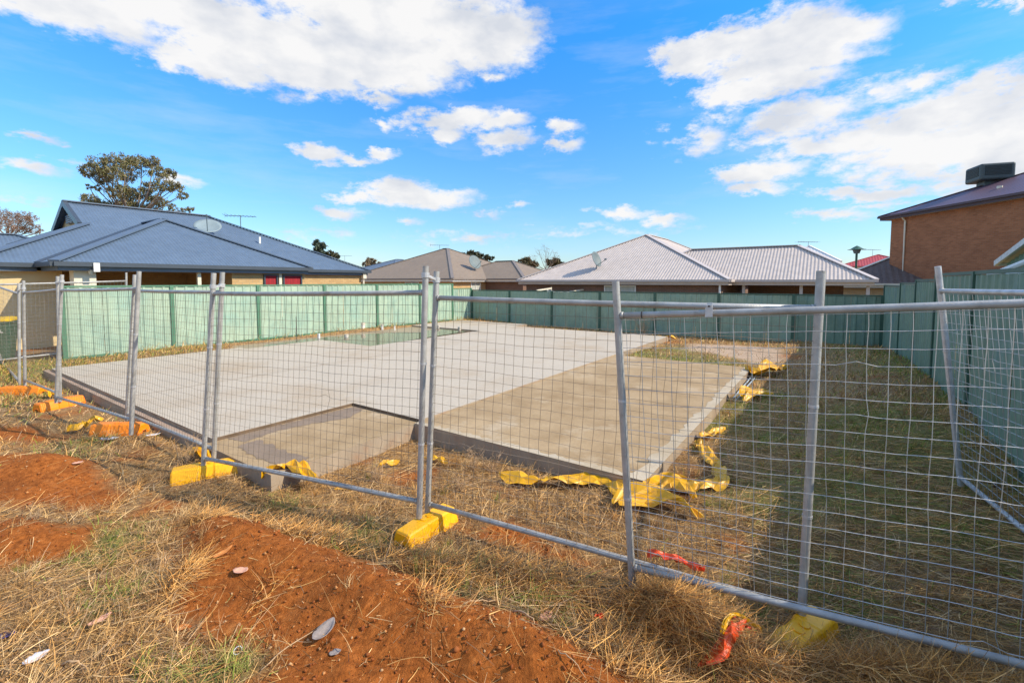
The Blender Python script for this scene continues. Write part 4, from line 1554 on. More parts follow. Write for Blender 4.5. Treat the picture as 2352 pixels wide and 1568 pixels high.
# projecting wing
w0, w1, wo_ = -2.16, 5.0, 1.2
Wf0, Wf1 = lot(w0, wo_), lot(w1, wo_)
hx = (w1 - w0) / 2
apex = lot((w0 + w1) / 2, wo_ + hx)
zA = ZE + TN * hx
inn = apex + PV * (ofs + hx - wo_ - hx + .02)
bk = ofs - wo_ + hx
mb = MB()
mb.corr([v3(Wf0, ZE), v3(Wf1, ZE), v3(apex, zA)], Bv, .10, .007)
mb.corr([v3(Wf0, ZE), v3(apex, zA), v3(lot((w0 + w1) / 2, ofs + hx), zA), v3(lot(w0, ofs), ZE)], PV, .10, .007)
mb.corr([v3(Wf1, ZE), v3(apex, zA), v3(lot((w0 + w1) / 2, ofs + hx), zA), v3(lot(w1, ofs), ZE)], PV, .10, .007)
wing = mb.build('wing_roof', M['blue_roof'], bh)
mb = MB()
mb.bar(v3(Wf0, ZE) + up, v3(apex, zA) + up, .26, .04)
mb.bar(v3(Wf1, ZE) + up, v3(apex, zA) + up, .26, .04)
mb.bar(v3(apex, zA) + up, v3(lot((w0 + w1) / 2, ofs + hx), zA) + up, .26, .04)
mb.build('ridge_cap', M['blue_cap'], wing)
mb = MB()
mb.bar(v3(lot(w0, ofs), ZE + .035), v3(lot((w0 + w1) / 2, ofs + hx), zA + .035), .16, .02)
mb.build('valley_gutter', M['blue_dark'], wing)
# gutters
mb = MB()
for (p, q) in ((lot(w0, wo_), lot(w1, wo_)), (lot(w1, wo_), lot(w1, ofs)), (lot(w1, ofs), c_ff), (c_ff, c_fb), (lot(w0, ofs), lot(w0, wo_)), (c_nf, lot(w0, ofs)), (c_nf, c_nb)):
    mb.bar(v3(p, ZE - .05), v3(q, ZE - .05), .14, .12)
mb.build('gutter', M['blue_dark'], roof)
mb = MB()
for (p, q) in ((lot(w0 + .1, wo_ + .1), lot(w1 - .1, wo_ + .1)), (lot(w1 - .1, wo_ + .1), lot(w1 - .1, ofs + .1)), (lot(w1, ofs + .1), c_ff - Bv * .1 + PV * .1), (lot(w0 + .1, ofs + .1), lot(w0 + .1, wo_ + .1)), (c_nf, lot(w0, ofs + .1))):
    mb.bar(v3(p, ZE - .16), v3(q, ZE - .16), .03, .13)
mb.build('fascia', M['blue_cap'], roof)
mb = MB()
zs_ = ZE - .20
mb.poly([v3(lot(w0 + .1, wo_ + .1), zs_), v3(lot(w1 - .1, wo_ + .1), zs_), v3(lot(w1 - .1, ofs + 2.3), zs_), v3(lot(w0 + .1, ofs + 2.3), zs_)])
mb.poly([v3(c_nf + PV * .1, zs_ - .003), v3(c_ff + PV * .1 - Bv * .1, zs_ - .003), v3(c_ff + PV * 2.3 - Bv * .1, zs_ - .003), v3(c_nf + PV * 2.3, zs_ - .003)])
mb.build('soffit', M['soffit'], bh)
# walls
mb = MB()
mb.prism([lot(w0 + .35, ofs + 2.2), lot(far_s - .35, ofs + 2.2), lot(far_s - .35, ofs + 9.4), lot(w0 + .35, ofs + 9.4)], -.1, zs_ - .004)
mb.prism([lot(far_s - 4.0, ofs + .25), lot(far_s - .35, ofs + .25), lot(far_s - .35, ofs + 2.2), lot(far_s - 4.0, ofs + 2.2)], -.1, zs_ - .004)
mb.build('brick_wall', M['brick_yellow'], bh)
mb = MB()
mb.prism([lot(2.25, wo_ + .3), lot(w1 - .1, wo_ + .3), lot(w1 - .1, ofs + 2.2), lot(2.25, ofs + 2.2)], -.1, zs_ - .004)
mb.build('brick_wall', M['brick_yellow'], bh)
mb = MB()
mb.prism([lot(-7.5, ofs + .3), lot(-1.6, ofs + .3), lot(-1.6, ofs + 3), lot(-7.5, ofs + 3)], -.1, zs_ - .006)
mb.build('wall', M['cream'], bh)
mb = MB()
mb.prism([lot(-1.73, wo_ + .3), lot(-1.27, wo_ + .3), lot(-1.27, wo_ + .75), lot(-1.73, wo_ + .75)], -.1, zs_ - .004)
mb.build('pillar', M['cream_trim'], bh)
for s_ in (1.2, 3.85):
    mb = MB()
    mb.prism([lot(s_, wo_ + .25), lot(s_ + .1, wo_ + .25), lot(s_ + .1, wo_ + .35), lot(s_, wo_ + .35)], -.1, zs_ - .004)
    mb.build('verandah_post', M['cream_trim'], bh)
OUT = -PV
window(bh, lot(3.3, wo_ + .3), Bv, .5, 1.0, 2.18, 'curtain', 'blue_dark', OUT, False)
window(bh, lot(4.0, wo_ + .3), Bv, .74, 1.0, 2.18, 'curtain', 'blue_dark', OUT, False)
window(bh, lot(3.1, ofs + 2.2), Bv, .85, .1, 2.1, 'blind', 'cream_trim', OUT, False)
window(bh, lot(-3.7, ofs + .3), Bv, .8, .5, 2.1, 'glass', 'cream_trim', OUT)
mb = MB()
mb.bar(v3(lot(-1.4, wo_ - .09), ZE - .13), v3(lot(-1.27, wo_ - .09), ZE - .13), .05, .24)
mb.build('gutter_bracket', M['white'], bh)
mb = MB()
mb.obox(v3(lot(far_s - .3, ofs + .12), ZE - .24), Bv, PV, (0, 0, 1), .09, .09, .14)
mb.tube([v3(lot(far_s - .3, ofs + .15), ZE - .25), v3(lot(far_s - .3, ofs + .15), 0)], .045, 8)
mb.build('downpipe', M['cream_trim'], bh)
QF = None
fl = thing('flood_light', 'small round white flood light under the blue roof eave', 'light fitting', tuple(v3(lot(w0 + .75, wo_ + .18), zs_)))
o_ = v3(lot(w0 + .75, wo_ + .14), zs_)
mb = MB()
mb.tube([o_, o_ + Vector((0, 0, -.05)), o_ + Vector((0, 0, -.09)), o_ + Vector((0, 0, -.13))], .07, 10, .035)
mb.build('lamp_head', M['cream_trim'], fl)
mb = MB()
mb.prism([lot(w0 - .3, wo_ - .4), lot(w0 + 1.6, wo_ - .4), lot(w0 + 1.6, wo_ + .24), lot(w0 - .3, wo_ + .24)], -.1, .09)
pv_ = mb.build('patio_slab', M['paving'])
pv_['kind'] = 'structure'
mb = MB()
q = v3(lot(5.2, ofs + 2.4), ZE + TN * 2.4)
mb.tube([q, q + Vector((0, 0, .3))], .045, 10)
mb.build('vent_pipe', M['white'], bh)
# further wing at the far left
bh2 = thing('house_wing', 'second slate blue hipped roof at the far left edge behind the main blue roof', 'house', tuple(lot(-12, 12)))
hip_roof(bh2, lot(-17, ofs + hw + 1.2), Bv, PV, 18.6, 5.8, ZE, TN, M['blue_roof'], M['blue_cap'], M['blue_dark'], .13, .014)
wall_box(bh2, lot(-17, ofs + hw + 1.2), Bv, PV, 18.6, 5.8, -.2, ZE - .2, M['cream'])

# --- white-roofed house behind the back fence
dA = -Av
e0 = Vector((BC.x, BC.y, 0)) + Bv * 4.0
wh = thing('brick_house', 'brown brick house with large pale grey ribbed steel roof behind the back fence', 'house', tuple(v3(e0 + dA * 6, -.5)))
ZW = 2.0
hip_roof(wh, e0 + dA * .04, dA, Bv, 11.4, 15.5, ZW, .487, M['white_roof'], M['white_cap'], M['white_cap'], .14, .010, fasm=M['white_roof'])
wall_box(wh, e0 + dA * .04, dA, Bv, 11.4, 15.5, -.6, ZW - .2, M['brick_brown'], .4)
e1 = Vector((BC.x, BC.y, 0)) + Bv * 5.0
hip_roof(wh, e1 + dA * 6.0, dA, Bv, 10.6, 5.7, ZW - .004, .58, M['white_roof'], M['white_cap'], M['white_cap'], .14, .010, fasm=M['white_roof'])
mb = MB()
mb.prism([e1 + dA * 11.6 + Bv * 3.2, e1 + dA * 15.6 + Bv * 3.2, e1 + dA * 15.6 + Bv * 5.3, e1 + dA * 11.6 + Bv * 5.3], -.6, ZW - .2)
mb.build('brick_wall', M['brick_brown'], wh)
for t_ in (11.75, 14.0, 16.3):
    mb = MB()
    q = e1 + dA * t_ + Bv * .3
    mb.prism([q, q + dA * .12, q + dA * .12 + Bv * .12, q + Bv * .12], -.6, ZW - .2)
    mb.build('verandah_post', M['white_cap'], wh)
window(wh, e0 + dA * 5.35 + Bv * .4, dA, 1.7, .5, ZW - .28, 'blind', 'white', -Bv)
mb = MB()
mb.tube([v3(e0 + dA * 11.0 + Bv * .2, ZW - .15), v3(e0 + dA * 11.0 + Bv * .2, -.4)], .05, 8)
mb.build('downpipe', M['white'], wh)
q = v3(e0 + dA * 10.2 + Bv * 1.3, ZW + .487 * 1.3)
q = atY(1586, 628, 22.3)
rise = 0
mb = MB()
mb.tube([q, q + Vector((0, 0, .28))], .035, 8)
mb.build('vent_pipe', M['white_cap'], wh)

# --- taupe-roofed house, centre
kb = Vector((-4.45, 34.0, 0))
th = thing('brick_house', 'low house with taupe brown hipped steel roof in the centre distance', 'house', tuple(v3(kb, -.4)))
hip_roof(th, kb, Av, Bv, 13.5, 13.0, 2.15, .44, M['brown_roof'], M['brown_cap'], M['brown_cap'], .25, .01, fasm=M['white'])
wall_box(th, kb, Av, Bv, 13.5, 13.0, -.6, 1.95, M['brick_yellow'], .45)
kc = Vector((.98, 35.2, 0))
hip_roof(th, kc - dA * 9, dA, Bv, 9.0, 7.2, 2.146, .44, M['brown_roof'], M['brown_cap'], M['brown_cap'], .25, .01, fasm=M['white'])
wall_box(th, kc - dA * 9, dA, Bv, 9.0, 7.2, -.6, 1.94, M['brick_brown'], .45)
window(th, kb + Bv * 2.6 + Av * .45, Bv, 1.2, .6, 1.85, 'blind', 'white', -Av)
window(th, kb + Av * 4.0 + Bv * .45, Av, 1.6, .6, 1.85, 'glass', 'white', -Bv)

# --- two-storey brick house on the right
rh = thing('two_storey_house', 'tall orange-brown brick house with plum steel roof at the right', 'house', (22.9, 28, -.2))
Xv, Yv = Vector((1, 0, 0)), Vector((0, -1, 0))
ZB = 5.85
hip_roof(rh, Vector((22.45, 28.1, 0)), Xv, Yv, 13.5, 21.0, ZB, .404, M['purple_roof'], M['purple_trim'], M['purple_trim'], .3, .008, fasm=M['purple_trim'])
wall_box(rh, Vector((22.45, 28.1, 0)), Xv, Yv, 13.5, 21.0, -.2, ZB - .2, M['brick_orange'], .45)
mb = MB()
xx = 22.45 + .38
mb.tube([(xx - .3, 26.6, ZB - .12), (xx, 26.6, ZB - .42), (xx, 26.6, -.1)], .05, 8)
mb.build('downpipe', M['cream_trim'], rh)
q = atY(2295, 449, 22.8)
mb = MB()
mb.tube([q, q + Vector((0, 0, .42))], .09, 10)
mb.tube([q + Vector((0, 0, .34)), q + Vector((0, 0, .46))], .11, 10)
mb.build('vent_pipe', M['cream_trim'], rh)
# evaporative cooler
cc = Vector((25.9, 25.0, 7.25))
ec = thing('evaporative_cooler', 'dark green-grey box cooler standing on the ridge of the plum roof', 'cooler', tuple(cc - Vector((0, 0, .6))))
ang = math.radians(20)
ca, cb_ = Vector((math.cos(ang), -math.sin(ang), 0)), Vector((math.sin(ang), math.cos(ang), 0))
mb = MB()
mb.obox(cc + Vector((0, 0, .5)), ca, cb_, (0, 0, 1), .72, .72, .43)
bx_ = mb.build('casing', M['cooler'], ec)
bv = bx_.modifiers.new('bevel', 'BEVEL')
bv.width, bv.segments = .1, 3
mb = MB()
mb.obox(cc + Vector((.0, 0, -.35)), ca, cb_, (0, 0, 1), .36, .36, .45)
mb.build('duct', M['cooler'], ec)
for (nx_, tx) in ((-cb_, ca), (-ca, cb_)):
    for i in range(7):
        mb = MB()
        mb.obox(cc + nx_ * .725 + Vector((0, 0, .33 + .075 * i)), tx, nx_, (0, 0, 1), .54, .02, .022)
        mb.build('louvre', M['cooler_slat'], ec)
# --- shed and awning beyond the right fence
sh = thing('garden_shed', 'green ribbed shed gable with white barge at the far right edge', 'shed', (8.7, 8, .2))
S_0 = Vector((8.7, 8.0, 0))
Sd, Sp = -Bv, Vector((.8168, -.577, 0))
mb = MB()
mb.corr([v3(S_0, .2), v3(S_0 + Sd * 4, .2), v3(S_0 + Sd * 4, 2.24), v3(S_0 + Sd * 2, 2.60), v3(S_0, 2.24)], Sd, .2, .02, TRAP)
mb.build('gable_wall', M['mint2'], sh)
mb = MB()
mb.corr([v3(S_0, .2), v3(S_0 + Sp * 3, .2), v3(S_0 + Sp * 3, 2.24), v3(S_0, 2.24)], Sp, .2, .02, TRAP)
mb.build('side_wall', M['mint2'], sh)
mb = MB()
e_ = Sp * .12
for (ta_, tb_) in ((-.12, 2), (4.12, 2)):
    mb.corr([v3(S_0 + Sd * ta_ - e_, 2.25), v3(S_0 + Sd * ta_ + Sp * 3.1, 2.25), v3(S_0 + Sd * tb_ + Sp * 3.1, 2.65), v3(S_0 + Sd * tb_ - e_, 2.65)], Sp, .1, .01)
mb.build('roof', M['white_roof'], sh)
mb = MB()
mb.bar(v3(S_0 - Sd * .14 - e_, 2.25), v3(S_0 + Sd * 2 - e_, 2.66), .04, .09)
mb.bar(v3(S_0 + Sd * 4.14 - e_, 2.25), v3(S_0 + Sd * 2 - e_, 2.66), .04, .09)
mb.build('barge_board', M['galv_new'], sh)
mb = MB()
mb.bar(v3(S_0 - Sd * .17 - e_, 2.25), v3(S_0 - Sd * .17 + Sp * 3.1, 2.25), .10, .09)
mb.build('gutter', M['white'], sh)
aw = thing('awning_frame', 'white awning beams rising behind the right fence', 'awning', (7.2, 6.6, .3))
mb = MB()
mb.tube([atY(2268, 634, 6.8), atY(2300, 624, 6.7), atY(2400, 585, 6.2)], .045, 8)
mb.tube([atY(2305, 630, 7.2), atY(2400, 622, 6.4)], .03, 8)
mb.build('beam', M['white'], aw)
mb = MB()
p_ = atY(2400, 585, 6.2)
mb.tube([p_, (p_.x, p_.y, .2)], .045, 8)
mb.build('post', M['white'], aw)


# --- far houses
def far_house(label, u, v_eave, Y, a, b, La, Lb, tan, roofm, capm, wallm, pitch=.3):
    p = atY(u, v_eave, Y)
    r_ = thing('distant_house', label, 'house', (p.x, p.y, -.5))
    P = Vector((p.x, p.y, 0))
    hip_roof(r_, P, a, b, La, Lb, p.z, tan, roofm, capm, capm, pitch, .012, fasm=M['cream_trim'])
    wall_box(r_, P, a, b, La, Lb, -.8, p.z - .2, wallm, .4)
    return r_


far_house('brown tiled house with yellow brick wall between the pale roof and the tall brick house', 1890, 651, 27.5, dA, Bv, 9.0, 8.0, .48, M['tile_roof'], M['cream_trim'], M['brick_yellow'])
far_house('far house with bright red roof behind the street lamp', 1922, 612, 60, dA, Bv, 9, 9, .36, M['red_roof'], M['red_roof'], M['cream'])
far_house('far white-roofed house just above the right end of the pale ribbed roof', 1782, 602, 48, dA, Bv, 5.6, 9.0, .64, M['white'], M['white'], M['white'])
far_house('dark grey hipped roof seen between the blue roof and the taupe roof', 800, 622, 62, dA, Bv, 9, 10, .36, M['blue_cap'], M['blue_cap'], M['cream'])


# ------------------------------------------------------------------ roof gear
def dish(label, base, aim, r=.45, m='dish', mast=.5):
    root = thing('satellite_dish', label, 'satellite dish', tuple(base), 'satellite dishes on the roofs')
    base = Vector(base)
    c = base + Vector((0, 0, mast))
    aim = Vector(aim).normalized()
    x_ = aim.cross(Vector((0, 0, 1))).normalized()
    y_ = x_.cross(aim).normalized()
    vs, fs = [], []
    n, k = 24, 5
    vs.append(c - aim * .09)
    for i in range(1, k + 1):
        rr = r * i / k
        for j in range(n):
            t = 2 * math.pi * j / n
            vs.append(c - aim * (.09 - .09 * (i / k) ** 2) + x_ * rr * math.cos(t) + y_ * rr * 1.06 * math.sin(t))
    for j in range(n):
        fs.append((0, 1 + j, 1 + (j + 1) % n))
    for i in range(k - 1):
        for j in range(n):
            fs.append((1 + i * n + j, 1 + (i + 1) * n + j, 1 + (i + 1) * n + (j + 1) % n, 1 + i * n + (j + 1) % n))
    mb = MB()
    mb.add(vs, fs)
    o = mb.build('reflector', M[m], root, smooth=True)
    so = o.modifiers.new('thickness', 'SOLIDIFY')
    so.thickness = .02
    mb = MB()
    mb.tube([base, base + Vector((0, 0, mast * .6)), c - aim * .1], .025, 8)
    mb.build('mast', M['dish'], root)
    mb = MB()
    tip = c + aim * .62 * r / .45 - y_ * r * .55
    mb.tube([c - aim * .08 - y_ * r * .8, tip], .016, 6)
    mb.tube([tip - aim * .02, tip + aim * -.12 + y_ * .04], .04, 8)
    mb.build('feed_arm', M['dish'], root)


def on_plane(u, v, p0, bdir, z0, tan):
    r = ray(u, v)
    o = Vector((0, 0, HE))
    # z = z0 + tan * ((p - p0) . bdir)
    t = (z0 + tan * ((o - p0).dot(bdir)) - HE) / (r.z - tan * Vector((r.x, r.y, 0)).dot(bdir))
    return o + r * t


dish('oval grey satellite dish facing the camera on the blue roof', on_plane(478, 541, Vector((c_ff.x, c_ff.y, 0)), PV, ZE, TN), (.30, -.50, .80), .50, 'dish_pale', .40)
dish('small grey satellite dish on the taupe roof', on_plane(1091, 622, kb, -Av * -1 if False else Av, 2.15, .44), (.6, -.65, .4), .60, 'dish', .75)
dish('grey satellite dish casting a shadow on the pale ribbed roof', on_plane(1370, 618, e0, Bv, ZW, .487), (.72, -.62, .35), .42, 'dish', .55)


def antenna(label, base, h, w, yaw, boom=None):
    root = thing('tv_antenna', label, 'antenna', tuple(base), 'television antennas on the roofs')
    base = Vector(base)
    d = Vector((math.cos(yaw), math.sin(yaw), 0))
    e = Vector((-d.y, d.x, 0))
    mb = MB()
    mb.tube([base, base + Vector((0, 0, h))], .018, 6)
    mb.build('mast', M['dish'], root)
    top = base + Vector((0, 0, h - .03))
    mb = MB()
    mb.tube([top - d * w / 2, top + d * w / 2], .016, 5)
    mb.build('boom', M['dish'], root)
    mb = MB()
    for i in range(9):
        q = top - d * w / 2 + d * w * i / 8
        ln = .5 - .03 * i
        mb.tube([q - e * ln, q + e * ln], .009, 4)
    mb.tube([top - d * w / 2 + Vector((0, 0, -.1)), top - d * w / 2 + Vector((0, 0, .12))], .009, 4)
    mb.build('elements', M['dish'], root)


antenna('television antenna above the ridge of the blue roof', atY(553, 522, 21.5), .55, 1.25, .35)
antenna('television antenna on the peak of the taupe roof', atY(1010, 576, 43), .55, 1.7, .2)
antenna('far television antenna right of the pale roof peak, above the white roof', atY(1856, 572, 47), .75, 2.2, .1)
antenna('far television antenna above the red roof', atY(2004, 588, 64), .9, 2.4, .2)
antenna('tiny television antenna between the blue roof and the small tree', atY(792, 601, 60), .8, 1.8, .2)

# street lamp
lp = atY(1965, 640, 33)
sl = thing('street_lamp', 'dark green street lamp with conical hood above the distant roofs', 'street lamp', (lp.x, lp.y, -.5))
tz = atY(1965, 572, 33).z
mb = MB()
mb.tube([(lp.x, lp.y, -.5), (lp.x, lp.y, tz - .3)], .075, 10)
mb.build('pole', M['greenpost2'], sl)
mb = MB()
mb.tube([(lp.x, lp.y, tz - .32), (lp.x, lp.y, tz - .05)], .17, 12, .26)
mb.build('lantern', M['dish'], sl)
mb = MB()
mb.tube([(lp.x, lp.y, tz - .04), (lp.x, lp.y, tz), (lp.x, lp.y, tz + .13), (lp.x, lp.y, tz + .24)], .58, 14, .03)
mb.build('hood', M['greenpost2'], sl)

# clothes line behind the back fence
cl = thing('clothes_line', 'folding clothes line with a white towel showing over the back fence', 'clothes line', tuple(atY(1300, 690, 24.3)))
mb = MB()
for (a_, b_) in (((1233, 667), (1266, 662)), ((1318, 669), (1350, 663))):
    mb.bar(atY(*a_, 24.0), atY(*b_, 25.0), .07, .07)
for (uu, vv) in ((1266, 662), (1350, 663)):
    p_ = atY(uu, vv, 25.0)
    mb.tube([(p_.x, p_.y, -.4), (p_.x, p_.y, p_.z + .06)], .04, 8)
mb.build('frame', M['cream_trim'], cl)
mb = MB()
p0, p1 = atY(1256, 665, 24.3), atY(1317, 667, 24.3)
vs, fs = [], []
for i in range(13):
    q = p0.lerp(p1, i / 12)
    sg = -.07 * math.sin(math.pi * i / 12)
    vs += [q + Vector((0, .02 * math.sin(i * 2), sg)), q + Vector((0, .05 * math.sin(i * 1.7), sg - .35))]
for i in range(12):
    fs.append((2 * i, 2 * i + 2, 2 * i + 3, 2 * i + 1))
mb.add(vs, fs)
o = mb.build('towel', M['white'], cl)
o.modifiers.new('thickness', 'SOLIDIFY').thickness = .01

# wheelie bin
bb_ = Vector((-12.26, 10.75, .02))
wb_ = thing('wheelie_bin', 'dark green wheelie bin with bright yellow lid at the left edge', 'bin', tuple(bb_))
dx_, dy_ = Vector((.80, .60, 0)), Vector((-.60, .80, 0))
mb = MB()
vs = []
for (z, sx, sy) in ((.05, .22, .24), (.12, .235, .26), (.90, .285, .33), (.93, .30, .35), (.97, .30, .35)):
    vs += [bb_ + dx_ * sx * i + dy_ * sy * j + Vector((0, 0, z)) for (i, j) in ((-1, -1), (1, -1), (1, 1), (-1, 1))]
fs = [(3, 2, 1, 0)]
for k in range(4):
    for j in range(4):
        fs.append((4 * k + j, 4 * k + (j + 1) % 4, 4 * k + 4 + (j + 1) % 4, 4 * k + 4 + j))
mb.add(vs, fs)
o = mb.build('body', M['bin'], wb_)
mb = MB()
vs = []
for (z, sx, sy) in ((.972, .31, .37), (1.0, .31, .37), (1.045, .27, .33), (1.06, .2, .26)):
    vs += [bb_ + dx_ * sx * i + dy_ * sy * j + Vector((0, 0, z)) for (i, j) in ((-1, -1), (1, -1), (1, 1), (-1, 1))]
fs = [(12, 13, 14, 15), (3, 2, 1, 0)]
for k in range(3):
    for j in range(4):
        fs.append((4 * k + j, 4 * k + (j + 1) % 4, 4 * k + 4 + (j + 1) % 4, 4 * k + 4 + j))
mb.add(vs, fs)
mb.build('lid', M['bin_lid'], wb_)
for s_ in (-1, 1):
    mb = MB()
    q = bb_ + dy_ * .27 + dx_ * s_ * .24 + Vector((0, 0, .1))
    mb.tube([q - dx_ * .03, q + dx_ * .03], .1, 14)
    mb.build('wheel', M['black'], wb_)
mb = MB()
mb.tube([bb_ + dy_ * .40 - dx_ * .26 + Vector((0, 0, .94)), bb_ + dy_ * .42 + Vector((0, 0, .95)), bb_ + dy_ * .40 + dx_ * .26 + Vector((0, 0, .94))], .016, 6)
mb.build('handle', M['bin'], wb_)
# white printed emblem: low mound with an arch over it
mb = MB()
ec_ = bb_ - dy_ * .322 + dx_ * .08 + Vector((0, 0, .74))
tilt = Vector((0, 0, 1)) - dy_ * .09


def ept(x, y):
    return ec_ + dx_ * x + tilt * y - dy_ * .006


ring = [(ept(.045 * math.cos(t), .015 + .05 * math.sin(t)), ept(.032 * math.cos(t), .015 + .036 * math.sin(t))) for t in [math.pi * (-.1 + 1.2 * i / 10) for i in range(11)]]
for i in range(10):
    mb.add([ring[i][0], ring[i + 1][0], ring[i + 1][1], ring[i][1]], [(0, 1, 2, 3)])
mb.poly([ept(-.085, -.035), ept(.085, -.035), ept(.07, -.012), ept(.03, .006), ept(-.03, .006), ept(-.07, -.012)])
em = mb.build('emblem', M['white'], o)

# weed on the back fence
# ------------------------------------------------------------------ trees
def leaf_cloud(clumps, count, size, palette, seed, flat=.6, density_pow=.5):
    rng = np.random.default_rng(seed)
    co, col = [], []
    tot = sum(r ** 2 for (_, r) in clumps)
    for (c, r) in clumps:
        n = int(count * r * r / tot)
        # sub-clumps make ragged masses with gaps
        ns = max(3, int(n / 26))
        sub = rng.normal(0, 1, (ns, 3))
        sub /= np.linalg.norm(sub, axis=1)[:, None]
        sub *= (rng.uniform(.25, 1, ns) ** density_pow)[:, None] * r
        sub[:, 2] *= flat
        tone = rng.uniform(.7, 1.25, ns)
        pick = rng.integers(0, ns, n)
        p = sub[pick] + rng.normal(0, 1, (n, 3)) * r * .13
        p += np.array(c)
        a = rng.normal(0, 1, (n, 3))
        a /= np.linalg.norm(a, axis=1)[:, None]
        a[:, 2] -= .4
        b = rng.normal(0, 1, (n, 3))
        b = np.cross(a, b)
        b /= np.linalg.norm(b, axis=1)[:, None]
        s = size * rng.uniform(.6, 1.4, n)[:, None]
        q = np.stack([p - a * s - b * s * .1, p - b * s * .38, p + a * s, p + b * s * .38], 1)
        co.append(q.reshape(-1, 3))
        cc_ = np.array(palette)[rng.integers(0, len(palette), n)] * tone[pick][:, None] * rng.uniform(.8, 1.2, n)[:, None]
        col.append(np.repeat(cc_, 4, 0))
    return np.concatenate(co), np.concatenate(col)


def limb_pts(a, b, rnd, k=5, bend=.12):
    pts = []
    Lr = (b - a).length
    o1 = Vector((rnd.uniform(-1, 1), rnd.uniform(-1, 1), rnd.uniform(-.3, .3))) * Lr * bend
    for i in range(k + 1):
        t = i / k
        pts.append(a.lerp(b, t) + o1 * math.sin(math.pi * t) + Vector((0, 0, -.08 * Lr * math.sin(math.pi * t))))
    return pts


def tree(name, label, base, fork, clumps, count, size, palette, tr=.25, seed=1, flat=.7, bark='bark', twigs=3, group=None):
    rnd = random.Random(seed)
    base, fork = Vector(base), Vector(fork)
    root = thing(name, label, 'tree', tuple(base), group)
    mb = MB()
    mb.tube([base, base.lerp(fork, .5) + Vector((.1, 0, 0)), fork], tr, 10, tr * .7)
    mb.build('trunk', M[bark], root, smooth=True)
    mb = MB()
    for (c, r) in clumps:
        c = Vector(c)
        pts = limb_pts(fork, c, rnd)
        mb.tube(pts, tr * .45, 6, tr * .12)
        for _ in range(twigs):
            s_ = pts[rnd.choice([3, 4, 5])]
            e_ = c + Vector((rnd.uniform(-1, 1), rnd.uniform(-1, 1), rnd.uniform(-.4, 1) * flat)) * r * .9
            mb.tube(limb_pts(s_, e_, rnd, 3), tr * .14, 4, tr * .04)
    mb.build('limbs', M[bark], root, smooth=True)
    if count:
        co, col = leaf_cloud(clumps, count, size, palette, seed, flat)
        co = co - np.array(base)
        me = bpy.data.meshes.new('crown')
        quads_mesh(me, co, np.arange(len(co)).reshape(-1, 4), col)
        me.materials.append(M['leaf'])
        o = bpy.data.objects.new('crown', me)
        C.objects.link(o)
        o.parent = root
    return root


def px_clumps(lst, Y, depth, seed):
    rnd = random.Random(seed)
    out = []
    for (u, v, r) in lst:
        YY = Y + rnd.uniform(-depth, depth)
        out.append((tuple(atY(u, v, YY)), r * YY / F))
    return out


OLIVE = [(.15, .14, .05), (.19, .16, .07), (.13, .14, .045), (.22, .19, .08), (.15, .11, .055)]
GREY = [(.12, .11, .06), (.16, .135, .08), (.09, .09, .045)]
euc = [(202, 392, 20), (225, 380, 26), (232, 408, 24), (260, 372, 26), (262, 400, 24), (292, 372, 24), (296, 402, 24), (325, 376, 24), (350, 372, 18), (362, 395, 20), (388, 400, 18),
       (382, 425, 24), (405, 430, 16), (418, 448, 14), (275, 440, 26), (300, 450, 28), (330, 445, 22), (345, 430, 18), (205, 458, 18), (222, 470, 20), (250, 475, 22), (290, 475, 26),
       (320, 478, 22), (362, 462, 22), (350, 485, 22), (395, 478, 14), (425, 483, 12), (438, 478, 8), (205, 430, 9), (222, 432, 10)]
tree('gum_tree', 'tall spreading gum tree with gappy olive crown behind the blue-roofed house', (-29.2, 36, -.5), atY(300, 505, 36), px_clumps([(u_, v_, r_ * .86) for (u_, v_, r_) in euc], 36, 2.5, 4), 28000, .072, OLIVE, .17, 5, .8)
tree('winter_tree', 'reddish brown half-bare tree at the far left behind the blue roof', (-49, 44, -.5), atY(18, 545, 44),
     px_clumps([(8, 492, 18), (30, 500, 18), (55, 498, 18), (72, 505, 14), (20, 520, 22), (48, 522, 20), (75, 525, 16), (92, 530, 8), (-20, 505, 25)], 44, 2, 6), 9000, .055,
     [(.23, .13, .09), (.19, .12, .07), (.27, .17, .12)], .2, 8, .8, twigs=9)
tree('small_tree', 'small blue-green tree peeping over the right slope of the blue roof', (-23.5, 58, -.5), atY(735, 600, 58),
     px_clumps([(730, 560, 11), (738, 566, 12), (732, 576, 13), (742, 582, 10)], 58, 1, 7), 2600, .16, [(.04, .07, .05), (.06, .08, .045)], .15, 9)
tree('bush_tree', 'low dark green shrub right of the small blue-green tree', (-21.5, 58, -.5), atY(762, 605, 58),
     px_clumps([(757, 582, 9), (768, 587, 9), (777, 590, 6), (752, 588, 8)], 58, 1, 8), 1500, .15, [(.055, .07, .03), (.08, .075, .035)], .12, 10)
tree('autumn_bush', 'pale brown bush showing between the dark roof and the taupe roof', (-27, 88, -1), atY(850, 625, 88),
     px_clumps([(840, 604, 9), (852, 600, 11), (864, 604, 9), (875, 608, 7), (848, 610, 12), (862, 612, 10)], 88, 1, 9), 1800, .2, [(.22, .16, .09), (.17, .13, .07)], .15, 11, twigs=5)
tree('bare_tree', 'bare winter tree with fine pale twigs between the taupe and pale roofs', (5.0, 62, -1), atY(1254, 620, 62),
     px_clumps([(1238, 575, 12), (1250, 566, 12), (1262, 572, 14), (1275, 580, 10), (1228, 588, 10), (1254, 590, 14), (1270, 592, 10), (1216, 590, 8), (1282, 588, 6)], 62, 1, 10), 0, .1, GREY, .10, 12, twigs=11, bark='twig')
